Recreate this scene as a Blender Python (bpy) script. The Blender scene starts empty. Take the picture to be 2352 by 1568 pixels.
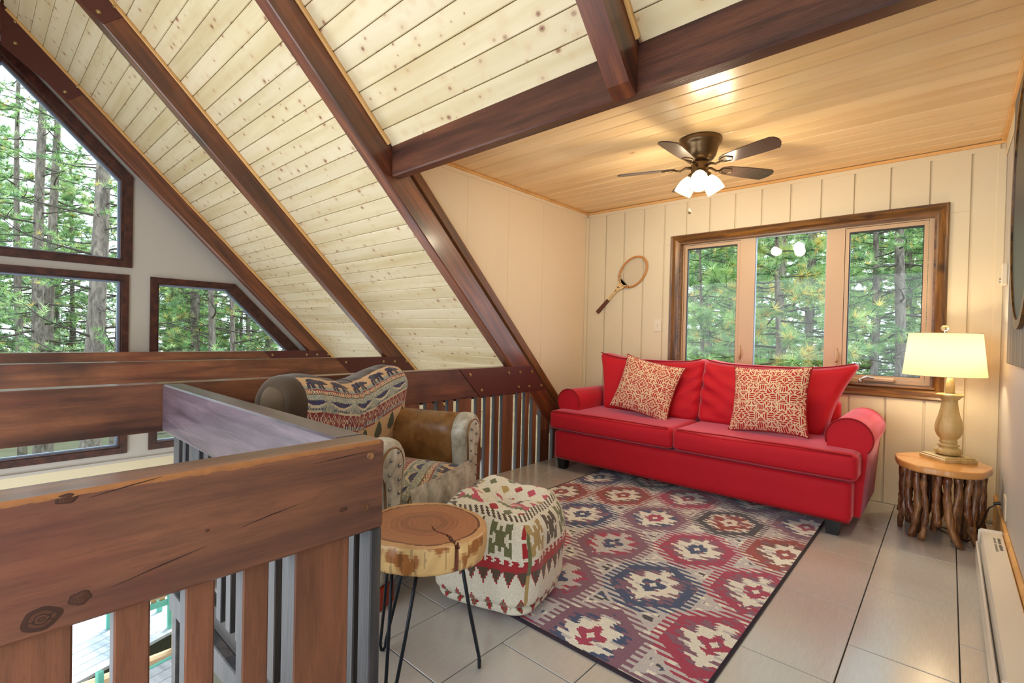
import bpy, math, random
import numpy as np
from mathutils import Vector, Matrix, noise
from mathutils.geometry import tessellate_polygon

random.seed(7)
rng = np.random.default_rng(7)
S = bpy.context.scene
COL = S.collection

# ------------------------------------------------------------------ camera
YAW, PIT, ROL, FPX, CAMH = .7308, -.0121, .0222, 1121.43, 1.12
F_ = Vector((-math.sin(YAW)*math.cos(PIT), math.cos(YAW)*math.cos(PIT), math.sin(PIT)))
R0 = Vector((math.cos(YAW), math.sin(YAW), 0)); U0 = R0.cross(F_)
R_ = R0*math.cos(ROL) + U0*math.sin(ROL); U_ = -R0*math.sin(ROL) + U0*math.cos(ROL)
cam_d = bpy.data.cameras.new('camera'); cam = bpy.data.objects.new('camera', cam_d); COL.objects.link(cam)
cam_d.sensor_width = 36; cam_d.sensor_fit = 'HORIZONTAL'; cam_d.lens = FPX/2352*36; cam_d.clip_start = .05; cam_d.clip_end = 300
cam.matrix_world = Matrix(((R_.x, U_.x, -F_.x, 0), (R_.y, U_.y, -F_.y, 0), (R_.z, U_.z, -F_.z, CAMH), (0, 0, 0, 1)))
S.camera = cam

# ------------------------------------------------------------------ world, lights, exposure
W = bpy.data.worlds.new('world'); S.world = W; W.use_nodes = True
nt = W.node_tree; nt.nodes.clear()
wo = nt.nodes.new('ShaderNodeOutputWorld'); bg = nt.nodes.new('ShaderNodeBackground')
tc = nt.nodes.new('ShaderNodeTexCoord'); sp = nt.nodes.new('ShaderNodeSeparateXYZ'); rp = nt.nodes.new('ShaderNodeValToRGB')
nt.links.new(tc.outputs['Generated'], sp.inputs[0]); nt.links.new(sp.outputs['Z'], rp.inputs[0])
rp.color_ramp.elements[0].position = 0; rp.color_ramp.elements[0].color = (.80, .88, 1, 1)
rp.color_ramp.elements[1].position = .7; rp.color_ramp.elements[1].color = (.62, .78, 1, 1)
nt.links.new(rp.outputs[0], bg.inputs[0]); bg.inputs[1].default_value = 3.0
nt.links.new(bg.outputs[0], wo.inputs[0])

def light(name, kind, loc, energy, color, size=.1, sy=None, target=None):
    d = bpy.data.lights.new(name, kind); d.energy = energy; d.color = color
    if kind == 'AREA':
        d.shape = 'RECTANGLE'; d.size = size; d.size_y = sy or size
    elif kind == 'SUN': d.angle = size
    else: d.shadow_soft_size = size
    o = bpy.data.objects.new(name, d); COL.objects.link(o); o.location = loc
    if target is not None:
        o.rotation_euler = (Vector(target)-Vector(loc)).to_track_quat('-Z', 'Y').to_euler()
    return o
# added cool fill lights, not real windows, behind the photographer and below loft level
light('fill_rear', 'AREA', (-2.0, -1.15, 1.20), 118, (.84, .92, 1), 5.2, 2.1, (-2.0, 3.0, 1.15))
light('fill_lower_room', 'AREA', (-5.0, -1.2, -1.6), 45, (.88, .94, 1), 2.0, 1.4, (-4.5, 3, -.2))
light('sun', 'SUN', (0, 0, 10), 4.5, (1, .95, .86), .6, (2.5, -3.0, 5.0))
bpy.data.objects['sun'].rotation_euler = (Vector((.35, -.55, -1.0))).to_track_quat('-Z', 'Y').to_euler()
S.view_settings.view_transform = 'Standard'; S.view_settings.look = 'None'
S.view_settings.exposure = .68; S.view_settings.gamma = 1; S.view_settings.use_curve_mapping = False
cy = S.cycles
cy.max_bounces = 6; cy.diffuse_bounces = 4; cy.glossy_bounces = 3; cy.transmission_bounces = 4; cy.transparent_max_bounces = 9
cy.caustics_reflective = False; cy.caustics_refractive = False; cy.sample_clamp_indirect = 4; cy.use_denoising = True
cy.use_adaptive_sampling = True; cy.adaptive_threshold = .02

# ------------------------------------------------------------------ material helpers
def srgb(r, g, b):
    f = lambda c: ((c/255)/12.92 if c/255 <= .04045 else (((c/255)+.055)/1.055)**2.4)
    return (f(r), f(g), f(b), 1)
class NT:
    def __init__(s, name):
        s.m = bpy.data.materials.new(name); s.m.use_nodes = True; s.t = s.m.node_tree; s.t.nodes.clear()
        s.out = s.n('OutputMaterial')
    def n(s, typ, **kw):
        x = s.t.nodes.new('ShaderNode'+typ)
        for k, v in kw.items(): setattr(x, k, v)
        return x
    def l(s, a, b): s.t.links.new(a, b)
    def set(s, sock, v):
        if hasattr(v, 'is_output') or isinstance(v, bpy.types.NodeSocket): s.l(v, sock)
        else: sock.default_value = v
    def math(s, op, a, b=0, clamp=False):
        x = s.n('Math', operation=op, use_clamp=clamp); s.set(x.inputs[0], a); s.set(x.inputs[1], b); return x.outputs[0]
    def vmath(s, op, a, b):
        x = s.n('VectorMath', operation=op); s.set(x.inputs[0], a); s.set(x.inputs[1], b); return x.outputs[0]
    def mix(s, fac, a, b, mode='MIX'):
        x = s.n('MixRGB', blend_type=mode); s.set(x.inputs[0], fac); s.set(x.inputs[1], a); s.set(x.inputs[2], b); return x.outputs[0]
    def noise(s, vec, scale, detail=3, rough=.5, dist=0):
        x = s.n('TexNoise'); s.set(x.inputs['Vector'], vec); x.inputs['Scale'].default_value = scale; x.inputs['Detail'].default_value = detail
        x.inputs['Roughness'].default_value = rough; x.inputs['Distortion'].default_value = dist; return x
    def ramp(s, fac, stops):
        x = s.n('ValToRGB'); s.set(x.inputs[0], fac); e = x.color_ramp.elements
        while len(e) < len(stops): e.new(.5)
        for k, (p, c) in enumerate(stops): e[k].position = p; e[k].color = c if len(c) == 4 else (*c, 1)
        return x.outputs[0]
    def bsdf(s, color, rough=.5, metal=0, bump=None, bstr=.2, bdist=.01, **kw):
        p = s.n('BsdfPrincipled'); s.set(p.inputs['Base Color'], color); s.set(p.inputs['Roughness'], rough); p.inputs['Metallic'].default_value = metal
        for k, v in kw.items(): s.set(p.inputs[k], v)
        if bump is not None:
            b = s.n('Bump'); b.inputs['Strength'].default_value = bstr; b.inputs['Distance'].default_value = bdist
            s.l(bump, b.inputs['Height']); s.l(b.outputs[0], p.inputs['Normal'])
        s.l(p.outputs[0], s.out.inputs[0]); return p
    def coords(s, scale=(1, 1, 1), rnd=True, kind='Object'):
        t = s.n('TexCoord').outputs[kind]
        if rnd:
            r = s.n('ObjectInfo').outputs['Random']
            c = s.n('CombineXYZ'); s.l(s.math('MULTIPLY', r, 37.0), c.inputs[0]); s.l(s.math('MULTIPLY', r, 91.0), c.inputs[1]); s.l(s.math('MULTIPLY', r, 53.0), c.inputs[2])
            t = s.vmath('ADD', t, c.outputs[0])
        return s.vmath('MULTIPLY', t, scale), t

def plain(name, c, rough=.5, metal=0, noise_amt=.08, nscale=8, bstr=0, bscale=60, **kw):
    s = NT(name); v, _ = s.coords(rnd=True)
    n = s.noise(v, nscale, 3)
    d = tuple(x*(1-noise_amt*2) for x in c[:3])+(1,)
    col = s.mix(n.outputs[0], d, c)
    if bstr: s.bsdf(col, rough, metal, s.noise(v, bscale, 4).outputs[0], bstr, .004, **kw)
    else: s.bsdf(col, rough, metal, **kw)
    return s.m

def wood(name, cols, rough=.45, knot=None, kdens=.5, kscale=5.0, bstr=.15, tint=.15, ring=9, spec=.5, along=0, knotsize=.16, kcol=None, coat=0, fines=.22, blotch=False, kal=.55):
    """grain runs along the object's local axis `along`"""
    s = NT(name)
    st = [1.0, 1.0, 1.0]; st[along] = .09
    v, raw = s.coords(tuple(st))
    warp = s.noise(v, 5, 2)
    v2 = s.vmath('ADD', v, s.vmath('MULTIPLY', warp.outputs['Color'], (.06, .06, .06)))
    g = s.noise(v2, ring*2.2, 4, .55, .4)
    fine = s.noise(s.vmath('MULTIPLY', v, (1, 1, 1)), 150, 3, .6)
    col = s.ramp(g.outputs[0], [(.28, cols[0]), (.5, cols[1]), (.72, cols[2])])
    col = s.mix(s.math('MULTIPLY', fine.outputs[0], .35), col, cols[0], 'MULTIPLY') if False else s.mix(s.math('MULTIPLY', s.math('GREATER_THAN', fine.outputs[0], .56), fines), col, cols[0])
    if knot is not None:
        ks = [1.0, 1.0, 1.0]; ks[along] = kal
        kv = s.n('TexVoronoi'); kv.inputs['Scale'].default_value = kscale
        s.l(s.vmath('MULTIPLY', s.vmath('ADD', raw, s.vmath('MULTIPLY', warp.outputs['Color'], (.03, .03, .03))), tuple(ks)), kv.inputs['Vector'])
        sc = s.n('SeparateColor'); s.l(kv.outputs['Color'], sc.inputs[0])
        on = s.math('LESS_THAN', sc.outputs[0], kdens)
        sz = s.math('MULTIPLY_ADD', sc.outputs[1], knotsize)
        s.t.nodes[-1].inputs[2].default_value = knotsize*.35
        k = s.math('SUBTRACT', 1, s.math('DIVIDE', kv.outputs['Distance'], sz), True)
        k = s.math('MULTIPLY', s.math('POWER', k, .7), on)
        halo = s.math('SUBTRACT', 1, s.math('DIVIDE', kv.outputs['Distance'], s.math('MULTIPLY', sz, 2.6)), True)
        col = s.mix(s.math('MULTIPLY', s.math('MULTIPLY', halo, on), .35), col, kcol or knot)
        col = s.mix(k, col, knot)
    if blotch:
        b1 = s.noise(raw, 2.6, 4, .6, .3); b2 = s.noise(s.vmath('ADD', raw, (7, 3, 5)), 1.7, 3, .6)
        col = s.mix(s.math('MULTIPLY', s.math('MULTIPLY', s.math('SUBTRACT', b1.outputs[0], .52, True), 6, True), .35), col, srgb(112, 38, 32))
        col = s.mix(s.math('MULTIPLY', s.math('MULTIPLY', s.math('SUBTRACT', b2.outputs[0], .54, True), 6, True), .6), col, srgb(44, 26, 24))
    rnd = s.n('ObjectInfo').outputs['Random']
    hsv = s.n('HueSaturation'); s.l(col, hsv.inputs['Color'])
    s.l(s.math('MULTIPLY_ADD', rnd, tint*2), hsv.inputs['Value']); s.t.nodes[-1].inputs[2].default_value = 1-tint
    s.bsdf(hsv.outputs[0], rough, 0, s.math('ADD', g.outputs[0], s.math('MULTIPLY', fine.outputs[0], .5)), bstr, .006, **{'Specular IOR Level': spec, 'Coat Weight': coat, 'Coat Roughness': .18})
    return s.m

def colattr(name, rough=.9, bstr=.25, bscale=400, sheen=0, noise_amt=.12, nscale=60, dist=.003, big=0, spec=.3):
    s = NT(name)
    a = s.n('Attribute', attribute_name='Col')
    v, raw = s.coords(rnd=False)
    n = s.noise(v, nscale, 4, .7)
    col = s.mix(1, a.outputs['Color'], s.ramp(n.outputs[0], [(.3, (1-noise_amt*2,)*3), (.7, (1, 1, 1))]), 'MULTIPLY')
    b = s.noise(v, bscale, 2)
    s.bsdf(col, rough, 0, b.outputs[0], bstr, dist, **{'Sheen Weight': sheen, 'Specular IOR Level': spec})
    return s.m

M = {}
# dark stained timber (rails, ties, rafters)
M['beam'] = wood('stained_timber', [srgb(66, 38, 26), srgb(112, 68, 46), srgb(144, 90, 58)], .42, srgb(38, 16, 12), .22, 3.2, .25, .16, 7, .6, coat=.4, blotch=True)
M['rafter'] = wood('dark_rafter_timber', [srgb(58, 28, 18), srgb(100, 50, 28), srgb(134, 74, 38)], .40, srgb(34, 14, 12), .22, 3.5, .2, .14, 7, .6, coat=.45)
M['header'] = wood('dark_header_timber', [srgb(44, 24, 20), srgb(84, 48, 36), srgb(112, 66, 44)], .40, srgb(36, 18, 12), .3, 3.5, .3, .05, 7, .5, coat=.15)
M['baluster'] = wood('baluster_timber', [srgb(84, 50, 34), srgb(120, 74, 50), srgb(148, 92, 62)], .5, srgb(50, 24, 18), .1, 3, .2, .15, 6, .5, along=2)
M['steel_plate'] = plain('painted_steel_plate', srgb(98, 54, 50), .38, .35, .1, 3)
M['bolt'] = plain('brass_bolt', srgb(190, 165, 120), .3, .9, .1, 40)
M['pine'] = wood('knotty_pine_plank', [srgb(200, 178, 132), srgb(218, 200, 162), srgb(228, 212, 180)], .45, srgb(118, 62, 40), .80, 14.0, .05, .05, 3.0, .4, knotsize=.19, kcol=srgb(190, 138, 92), fines=.08, kal=.85)
M['pine_dormer'] = wood('smooth_pine_plank', [srgb(222, 186, 130), srgb(236, 204, 152), srgb(244, 216, 168)], .28, srgb(150, 92, 50), .3, 8.0, .04, .05, 3, .5, knotsize=.11, kcol=srgb(205, 158, 100), fines=.10)
M['pine_trim'] = wood('pine_trim', [srgb(196, 144, 82), srgb(226, 176, 108), srgb(236, 190, 124)], .42, None, bstr=.05, tint=.04, ring=4)
M['casing'] = wood('stained_casing', [srgb(44, 26, 10), srgb(108, 70, 24), srgb(146, 98, 38)], .35, srgb(38, 22, 10), .5, 11, .2, .05, 14, .5, knotsize=.2)
M['bronze_frame'] = wood('dark_window_frame', [srgb(40, 18, 18), srgb(70, 36, 30), srgb(92, 52, 38)], .35, None, bstr=.1, tint=.04, ring=6)
def paint(name, c, amt=.03, rough=.75, horizontal=True):
    s = NT(name); v, raw = s.coords((.15, .15, 3) if horizontal else (1, 1, 1), rnd=False)
    n = s.noise(v, 22, 5, .65); n2 = s.noise(raw, 1.3, 2)
    d = tuple(x*(1-amt*3) for x in c[:3])+(1,)
    s.bsdf(s.mix(n2.outputs[0], d, c), rough, 0, n.outputs[0], .12, .006); return s.m
M['siding'] = paint('cream_painted_siding', srgb(226, 212, 180))
M['cheek'] = paint('cream_painted_wall', srgb(236, 220, 192), .02)
M['gable'] = paint('grey_white_wall', srgb(192, 184, 176), .03)
M['rightwall'] = paint('pale_grey_wall', srgb(198, 194, 188), .04, .5)
M['tan_vinyl'] = plain('tan_window_frame', srgb(200, 168, 130), .4, 0, .02, 3)
M['black_gasket'] = plain('dark_gasket', srgb(30, 34, 34), .5, 0, .05, 5)
M['alu'] = plain('pale_alu_stop', srgb(150, 165, 190), .35, .3, .05, 5)
M['metal_grey'] = plain('brushed_nickel', srgb(190, 190, 195), .25, .9, .05, 20)
# floor tile
def tile_mat():
    s = NT('brushed_porcelain_tile'); v, raw = s.coords((14, 1.0, 1))
    n = s.noise(v, 16, 4, .7); n2 = s.noise(raw, 2.5, 2)
    c = s.mix(n.outputs[0], srgb(172, 170, 166), srgb(206, 204, 202)); c = s.mix(s.math('MULTIPLY', n2.outputs[0], .35), c, srgb(186, 178, 166))
    r = s.math('MULTIPLY_ADD', n.outputs[0], .12); s.t.nodes[-1].inputs[2].default_value = .16
    s.bsdf(c, r, 0, n.outputs[0], .05, .002, **{'Specular IOR Level': .9, 'Coat Weight': .6, 'Coat Roughness': .2}); return s.m
M['tile'] = tile_mat()
M['groove_dark'] = plain('dark_pine_groove', srgb(120, 80, 46), .8, 0, .05, 3)
M['groove'] = plain('pine_groove', srgb(176, 134, 80), .8, 0, .05, 3)
M['grout'] = plain('dark_grout', srgb(70, 66, 64), .8, 0, .1, 20)
def fabric(name, c, sheen=.3, scale=900, bstr=.25, amt=.06, rough=.85, stc=None, spec=.3):
    s = NT(name); v, raw = s.coords((1, 1, 1), rnd=True)
    n = s.noise(raw, 6, 3); w = s.noise(raw, scale, 2)
    d = tuple(x*(1-amt*3) for x in c[:3])+(1,)
    kw = {'Sheen Weight': sheen, 'Sheen Roughness': .4, 'Specular IOR Level': spec}
    if stc: kw['Sheen Tint'] = stc
    s.bsdf(s.mix(n.outputs[0], d, c), rough, 0, w.outputs[0], bstr, .0015, **kw); return s.m
M['red'] = fabric('red_upholstery', srgb(196, 14, 34), .6, 700, .2, .05, .7, (1, .5, .62, 1))
M['red_dark'] = fabric('red_piping', srgb(150, 10, 22), .2)
M['black_wood'] = plain('black_wood_leg', srgb(16, 15, 17), .4, 0, .1, 8)
def leather():
    s = NT('brown_leather'); v, raw = s.coords(rnd=False)
    n = s.noise(raw, 5, 5, .65, .6); n2 = s.noise(raw, 260, 3)
    c = s.ramp(n.outputs[0], [(.3, srgb(74, 44, 20)), (.5, srgb(122, 82, 40)), (.68, srgb(152, 112, 64))])
    s.bsdf(c, .38, 0, n2.outputs[0], .12, .002, **{'Specular IOR Level': .5}); return s.m
M['leather'] = leather()
def suede():
    s = NT('grey_suede_leather'); v, raw = s.coords(rnd=False)
    n = s.noise(raw, 14, 5, .65, .6); n2 = s.noise(raw, 200, 3)
    c = s.ramp(n.outputs[0], [(.3, srgb(132, 122, 102)), (.52, srgb(178, 172, 156)), (.7, srgb(206, 202, 190))])
    s.bsdf(c, .5, 0, n2.outputs[0], .15, .003, **{'Sheen Weight': .2}); return s.m
M['suede'] = suede()
M['stud'] = plain('steel_nailhead', srgb(150, 150, 150), .25, 1, .05, 30)
M['tapestry'] = colattr('woven_tapestry', .85, .35, 500, .2, .1, 120)
M['rug'] = colattr('woven_rug', .9, .5, 260, .3, .14, 160, .005)
M['kilim'] = colattr('kilim_weave', .95, .5, 420, .3, .14, 160, .004)
M['printed'] = colattr('printed_canvas', .8, .25, 700, .1, .05, 60)
M['colwood'] = colattr('slice_wood', .38, .1, 120, 0, .06, 30, .003, spec=.5)
M['rug_edge'] = fabric('rug_binding', srgb(52, 42, 52), .1)
M['black_iron'] = plain('black_iron_rod', srgb(34, 40, 48), .35, .6, .05, 10)
def bark():
    s = NT('varnished_branch'); v, raw = s.coords((1, 1, .25))
    n = s.noise(v, 22, 5, .7, .8); n2 = s.noise(raw, 7, 3)
    c = s.ramp(n.outputs[0], [(.3, srgb(56, 30, 16)), (.47, srgb(116, 74, 44)), (.62, srgb(164, 118, 76)), (.78, srgb(196, 154, 110))])
    c = s.mix(s.math('MULTIPLY', s.math('GREATER_THAN', n2.outputs[0], .58), .6), c, srgb(92, 38, 16))
    s.bsdf(c, .32, 0, n.outputs[0], .5, .01, **{'Coat Weight': .3}); return s.m
M['branch'] = bark()
M['slab'] = wood('varnished_slab', [srgb(178, 112, 52), srgb(206, 144, 78), srgb(222, 166, 100)], .22, None, bstr=.03, tint=.02, ring=3, coat=.5)
M['lamp_wood'] = wood('limed_lamp_wood', [srgb(150, 124, 70), srgb(184, 160, 104), srgb(204, 184, 134)], .5, None, bstr=.2, tint=.02, ring=8, along=2)
M['outlet'] = plain('ivory_plastic', srgb(226, 214, 188), .35, 0, .02, 3)
M['heater'] = plain('cream_enamel', srgb(224, 218, 206), .18, 0, .01, 3)
M['bronze'] = plain('bronze_metal', srgb(120, 96, 66), .32, .8, .08, 6)
M['fan_blade'] = plain('dark_fan_blade', srgb(74, 58, 52), .22, 0, .15, 90, .05)
M['print_grey'] = plain('label_print', srgb(96, 92, 80), .6, 0, 0, 3)
def emis(name, c, st, edge=None):
    s = NT(name); e = s.n('Emission'); e.inputs[0].default_value = c; e.inputs[1].default_value = st
    s.l(e.outputs[0], s.out.inputs[0]); return s.m
M['lamp_glass'] = emis('lit_frosted_glass', (1, .80, .46, 1), 1.7)
def shade():
    s = NT('linen_lampshade'); v, raw = s.coords((1, 1, 6), rnd=False)
    n = s.noise(v, 60, 4, .7)
    col = s.mix(n.outputs[0], srgb(214, 186, 138), srgb(238, 214, 168))
    d = s.n('BsdfDiffuse'); t = s.n('BsdfTranslucent'); mx = s.n('MixShader'); mx.inputs[0].default_value = .6
    s.l(col, d.inputs[0]); s.l(col, t.inputs[0]); s.l(d.outputs[0], mx.inputs[1]); s.l(t.outputs[0], mx.inputs[2]); s.l(mx.outputs[0], s.out.inputs[0]); return s.m
M['shade'] = shade()
def glass():
    s = NT('window_glass'); t = s.n('BsdfTransparent'); t.inputs[0].default_value = (.96, .985, .97, 1)
    g = s.n('BsdfGlossy'); g.inputs['Roughness'].default_value = .015; f = s.n('Fresnel'); f.inputs[0].default_value = 1.5
    mx = s.n('MixShader'); s.l(s.math('MULTIPLY', f.outputs[0], .36), mx.inputs[0]); s.l(t.outputs[0], mx.inputs[1]); s.l(g.outputs[0], mx.inputs[2]); s.l(mx.outputs[0], s.out.inputs[0]); return s.m
M['glass'] = glass()
def crystal():
    s = NT('clear_ball'); g = s.n('BsdfGlass'); g.inputs['Roughness'].default_value = .05; g.inputs['Color'].default_value = (1, .95, .85, 1); s.l(g.outputs[0], s.out.inputs[0]); return s.m
M['crystal'] = crystal()
# outside
def trunkm(name, c0, c1, c2):
    s = NT(name); v, raw = s.coords((1, 1, .3)); n = s.noise(v, 9, 6, .75, 1.0); n2 = s.noise(raw, 1.2, 3)
    c = s.ramp(n.outputs[0], [(.34, c0), (.5, c1), (.66, c2)])
    s.bsdf(c, .9, 0, n.outputs[0], .9, .05); return s.m
M['trunk'] = trunkm('pine_bark', srgb(62, 52, 44), srgb(112, 100, 88), srgb(150, 136, 120))
M['twig'] = plain('pine_twig', srgb(70, 62, 50), .9, 0, .2, 20)
def needles():
    s = NT('pine_needles'); a = s.n('Attribute', attribute_name='Col')
    d = s.n('BsdfDiffuse'); t = s.n('BsdfTranslucent'); mx = s.n('MixShader'); mx.inputs[0].default_value = .45
    s.l(a.outputs['Color'], d.inputs[0]); s.l(a.outputs['Color'], t.inputs[0]); s.l(d.outputs[0], mx.inputs[1]); s.l(t.outputs[0], mx.inputs[2]); s.l(mx.outputs[0], s.out.inputs[0]); return s.m
M['needles'] = needles()
M['ground'] = plain('forest_ground', srgb(120, 116, 84), .95, 0, .25, 1.5)
M['deck'] = wood('grey_deck_board', [srgb(150, 152, 160), srgb(186, 190, 198), srgb(205, 208, 214)], .5, None, bstr=.1, tint=.05, ring=5)
M['teal'] = plain('teal_painted_wood', srgb(110, 190, 170), .5, 0, .1, 6)
M['bench_wood'] = wood('bench_plank', [srgb(130, 88, 52), srgb(180, 136, 92), srgb(206, 166, 122)], .5, None, bstr=.1, tint=.08)

# ------------------------------------------------------------------ mesh helpers
class MB:
    def __init__(s): s.v = []; s.f = []; s.c = []
    def add(s, vs, fs, col=None):
        o = len(s.v); s.v += [tuple(p) for p in vs]; s.f += [tuple(i+o for i in f) for f in fs]
        if col is not None: s.c += [col]*len(fs)
        return s
    def box(s, lo, hi, col=None):
        x0, y0, z0 = lo; x1, y1, z1 = hi
        return s.add([(x0,y0,z0),(x1,y0,z0),(x1,y1,z0),(x0,y1,z0),(x0,y0,z1),(x1,y0,z1),(x1,y1,z1),(x0,y1,z1)],
                     [(0,3,2,1),(4,5,6,7),(0,1,5,4),(1,2,6,5),(2,3,7,6),(3,0,4,7)], col)
    def bbox(s, lo, hi, b=.004):
        """box whose edges are chamfered"""
        x0, y0, z0 = lo; x1, y1, z1 = hi; X = (x0, x1); Y = (y0, y1); Z = (z0, z1)
        b = min(b, (x1-x0)/2.2, (y1-y0)/2.2, (z1-z0)/2.2); vs = []; idx = {}
        for i in (0, 1):
            for j in (0, 1):
                for k in (0, 1):
                    sx, sy, sz = (1, -1)[i], (1, -1)[j], (1, -1)[k]
                    for a in range(3):
                        p = [X[i]+sx*b, Y[j]+sy*b, Z[k]+sz*b]; p[a] = (X[i], Y[j], Z[k])[a]
                        idx[i, j, k, a] = len(vs); vs.append(p)
        fs = []
        for i in (0, 1):
            q = [idx[i,0,0,0], idx[i,0,1,0], idx[i,1,1,0], idx[i,1,0,0]]; fs.append(q if i == 0 else q[::-1])
            q = [idx[0,i,0,1], idx[1,i,0,1], idx[1,i,1,1], idx[0,i,1,1]]; fs.append(q if i == 0 else q[::-1])
            q = [idx[0,0,i,2], idx[0,1,i,2], idx[1,1,i,2], idx[1,0,i,2]]; fs.append(q if i == 0 else q[::-1])
        for a, (b1, b2) in ((0, (1, 2)), (1, (0, 2)), (2, (0, 1))):
            for p in (0, 1):
                for q in (0, 1):
                    def key(t, ax):
                        k = [0, 0, 0]; k[a] = t; k[b1] = p; k[b2] = q; return idx[(*k, ax)]
                    f = [key(0, b1), key(1, b1), key(1, b2), key(0, b2)]
                    flip = (p ^ q) ^ (a == 1)
                    fs.append(f[::-1] if flip else f)
        for i in (0, 1):
            for j in (0, 1):
                for k in (0, 1):
                    f = [idx[i,j,k,0], idx[i,j,k,1], idx[i,j,k,2]]
                    fs.append(f if not ((i ^ j) ^ k) else f[::-1])
        return s.add(vs, fs)
    def prism(s, poly, h0, h1, axis='x', holes=()):
        """polygon in the plane across `axis`, extruded from h0 to h1. poly 2D: x->(y,z), y->(x,z), z->(x,y)"""
        loops = [list(poly)]+[list(h) for h in holes]
        pts = [p for l in loops for p in l]
        tri = tessellate_polygon([[Vector((p[0], p[1], 0)) for p in l] for l in loops])
        def mk(p, h): return (h, p[0], p[1]) if axis == 'x' else ((p[0], h, p[1]) if axis == 'y' else (p[0], p[1], h))
        n = len(pts); vs = [mk(p, h0) for p in pts]+[mk(p, h1) for p in pts]
        fs = [tuple(t) for t in tri]+[tuple(i+n for i in reversed(t)) for t in tri]
        o = 0
        for l in loops:
            m = len(l)
            for i in range(m): fs.append((o+i, o+(i+1) % m, n+o+(i+1) % m, n+o+i))
            o += m
        return s.add(vs, fs)
    def tube(s, pts, r, n=8, caps=True, col=None):
        pts = [Vector(p) for p in pts]; m = len(pts)
        rs = r if hasattr(r, '__len__') else [r]*m
        vs = []; prev = None
        for i, p in enumerate(pts):
            d = (pts[min(i+1, m-1)]-pts[max(i-1, 0)]).normalized()
            if prev is None:
                a = d.orthogonal().normalized()
            else:
                a = (prev-d*prev.dot(d)).normalized()
            prev = a; b = d.cross(a)
            for k in range(n):
                t = 2*math.pi*k/n; vs.append(p+(a*math.cos(t)+b*math.sin(t))*rs[i])
        fs = [(i*n+k, i*n+(k+1) % n, (i+1)*n+(k+1) % n, (i+1)*n+k) for i in range(m-1) for k in range(n)]
        if caps: fs += [tuple(range(n))[::-1], tuple((m-1)*n+k for k in range(n))]
        return s.add(vs, fs, col)
    def lathe(s, prof, n=32, center=(0, 0, 0), sq=0):
        cx, cy_, cz = center; vs = []
        for r, z in prof:
            for k in range(n):
                t = 2*math.pi*k/n; vs.append((cx+r*math.cos(t), cy_+r*math.sin(t), cz+z))
        m = len(prof); fs = [(i*n+k, i*n+(k+1) % n, (i+1)*n+(k+1) % n, (i+1)*n+k) for i in range(m-1) for k in range(n)]
        fs += [tuple(range(n))[::-1], tuple((m-1)*n+k for k in range(n))]
        return s.add(vs, fs)
    def ellipsoid(s, c, r, n=12, m=8):
        vs = []
        for j in range(1, m):
            ph = math.pi*j/m
            for k in range(n):
                t = 2*math.pi*k/n; vs.append((c[0]+r[0]*math.sin(ph)*math.cos(t), c[1]+r[1]*math.sin(ph)*math.sin(t), c[2]+r[2]*math.cos(ph)))
        top = len(vs); vs.append((c[0], c[1], c[2]+r[2])); vs.append((c[0], c[1], c[2]-r[2]))
        fs = [(j*n+k, (j+1)*n+k, (j+1)*n+(k+1) % n, j*n+(k+1) % n) for j in range(m-2) for k in range(n)]
        fs += [(k, (k+1) % n, top) for k in range(n)]+[((m-2)*n+(k+1) % n, (m-2)*n+k, top+1) for k in range(n)]
        return s.add(vs, fs)
    def mesh(s, name, smooth=False):
        me = bpy.data.meshes.new(name); me.from_pydata(s.v, [], s.f); me.validate()
        if s.c and len(s.c) == len(me.polygons):
            at = me.attributes.new('Col', 'FLOAT_COLOR', 'FACE'); at.data.foreach_set('color', np.array(s.c, np.float32).ravel())
        if smooth: me.polygons.foreach_set('use_smooth', [True]*len(me.polygons))
        return me

def link(name, me, mat, parent=None, loc=(0, 0, 0), rot=(0, 0, 0), mw=None):
    o = bpy.data.objects.new(name, me); COL.objects.link(o)
    if me is not None and mat is not None and not me.materials: me.materials.append(M[mat] if isinstance(mat, str) else mat)
    if mw is not None: o.matrix_basis = mw
    else: o.location = loc; o.rotation_euler = rot
    if parent is not None: o.parent = parent
    return o
def fixn(me):
    import bmesh
    b = bmesh.new(); b.from_mesh(me); bmesh.ops.recalc_face_normals(b, faces=b.faces); b.to_mesh(me); b.free(); return me
def obj(name, mb, mat, parent=None, loc=(0, 0, 0), rot=(0, 0, 0), smooth=False, mw=None, fix=True):
    me = mb.mesh(name, smooth)
    if fix: fixn(me)
    return link(name, me, mat, parent, loc, rot, mw)
def tag(o, label=None, cat=None, group=None, kind=None):
    if label: o['label'] = label
    if cat: o['category'] = cat
    if group: o['group'] = group
    if kind: o['kind'] = kind
    return o
def thing(name, loc, label, cat, group=None, rz=0):
    o = link(name, None, None, loc=loc, rot=(0, 0, rz)); return tag(o, label, cat, group)
def struct(name, loc=(0, 0, 0)):
    o = link(name, None, None, loc=loc); o['kind'] = 'structure'; return o
def beam(name, p0, p1, w, h, mat, parent=None, up=(0, 0, 1), b=.005):
    """chamfered board whose local X runs p0 -> p1; w = thickness across, h = along up"""
    p0 = Vector(p0); p1 = Vector(p1); d = (p1-p0); L = d.length; d.normalize(); up = Vector(up)
    y = up.cross(d).normalized(); z = d.cross(y)
    mb = MB().bbox((0, -w/2, -h/2), (L, w/2, h/2), b)
    mw = Matrix(((d.x, y.x, z.x, p0.x), (d.y, y.y, z.y, p0.y), (d.z, y.z, z.z, p0.z), (0, 0, 0, 1)))
    return obj(name, mb, mat, parent, mw=mw, fix=False)
def copyo(o, name=None, parent=None, loc=None):
    c = o.copy(); COL.objects.link(c)
    if parent is not None: c.parent = parent
    if loc is not None: c.location = loc
    return c
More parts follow.
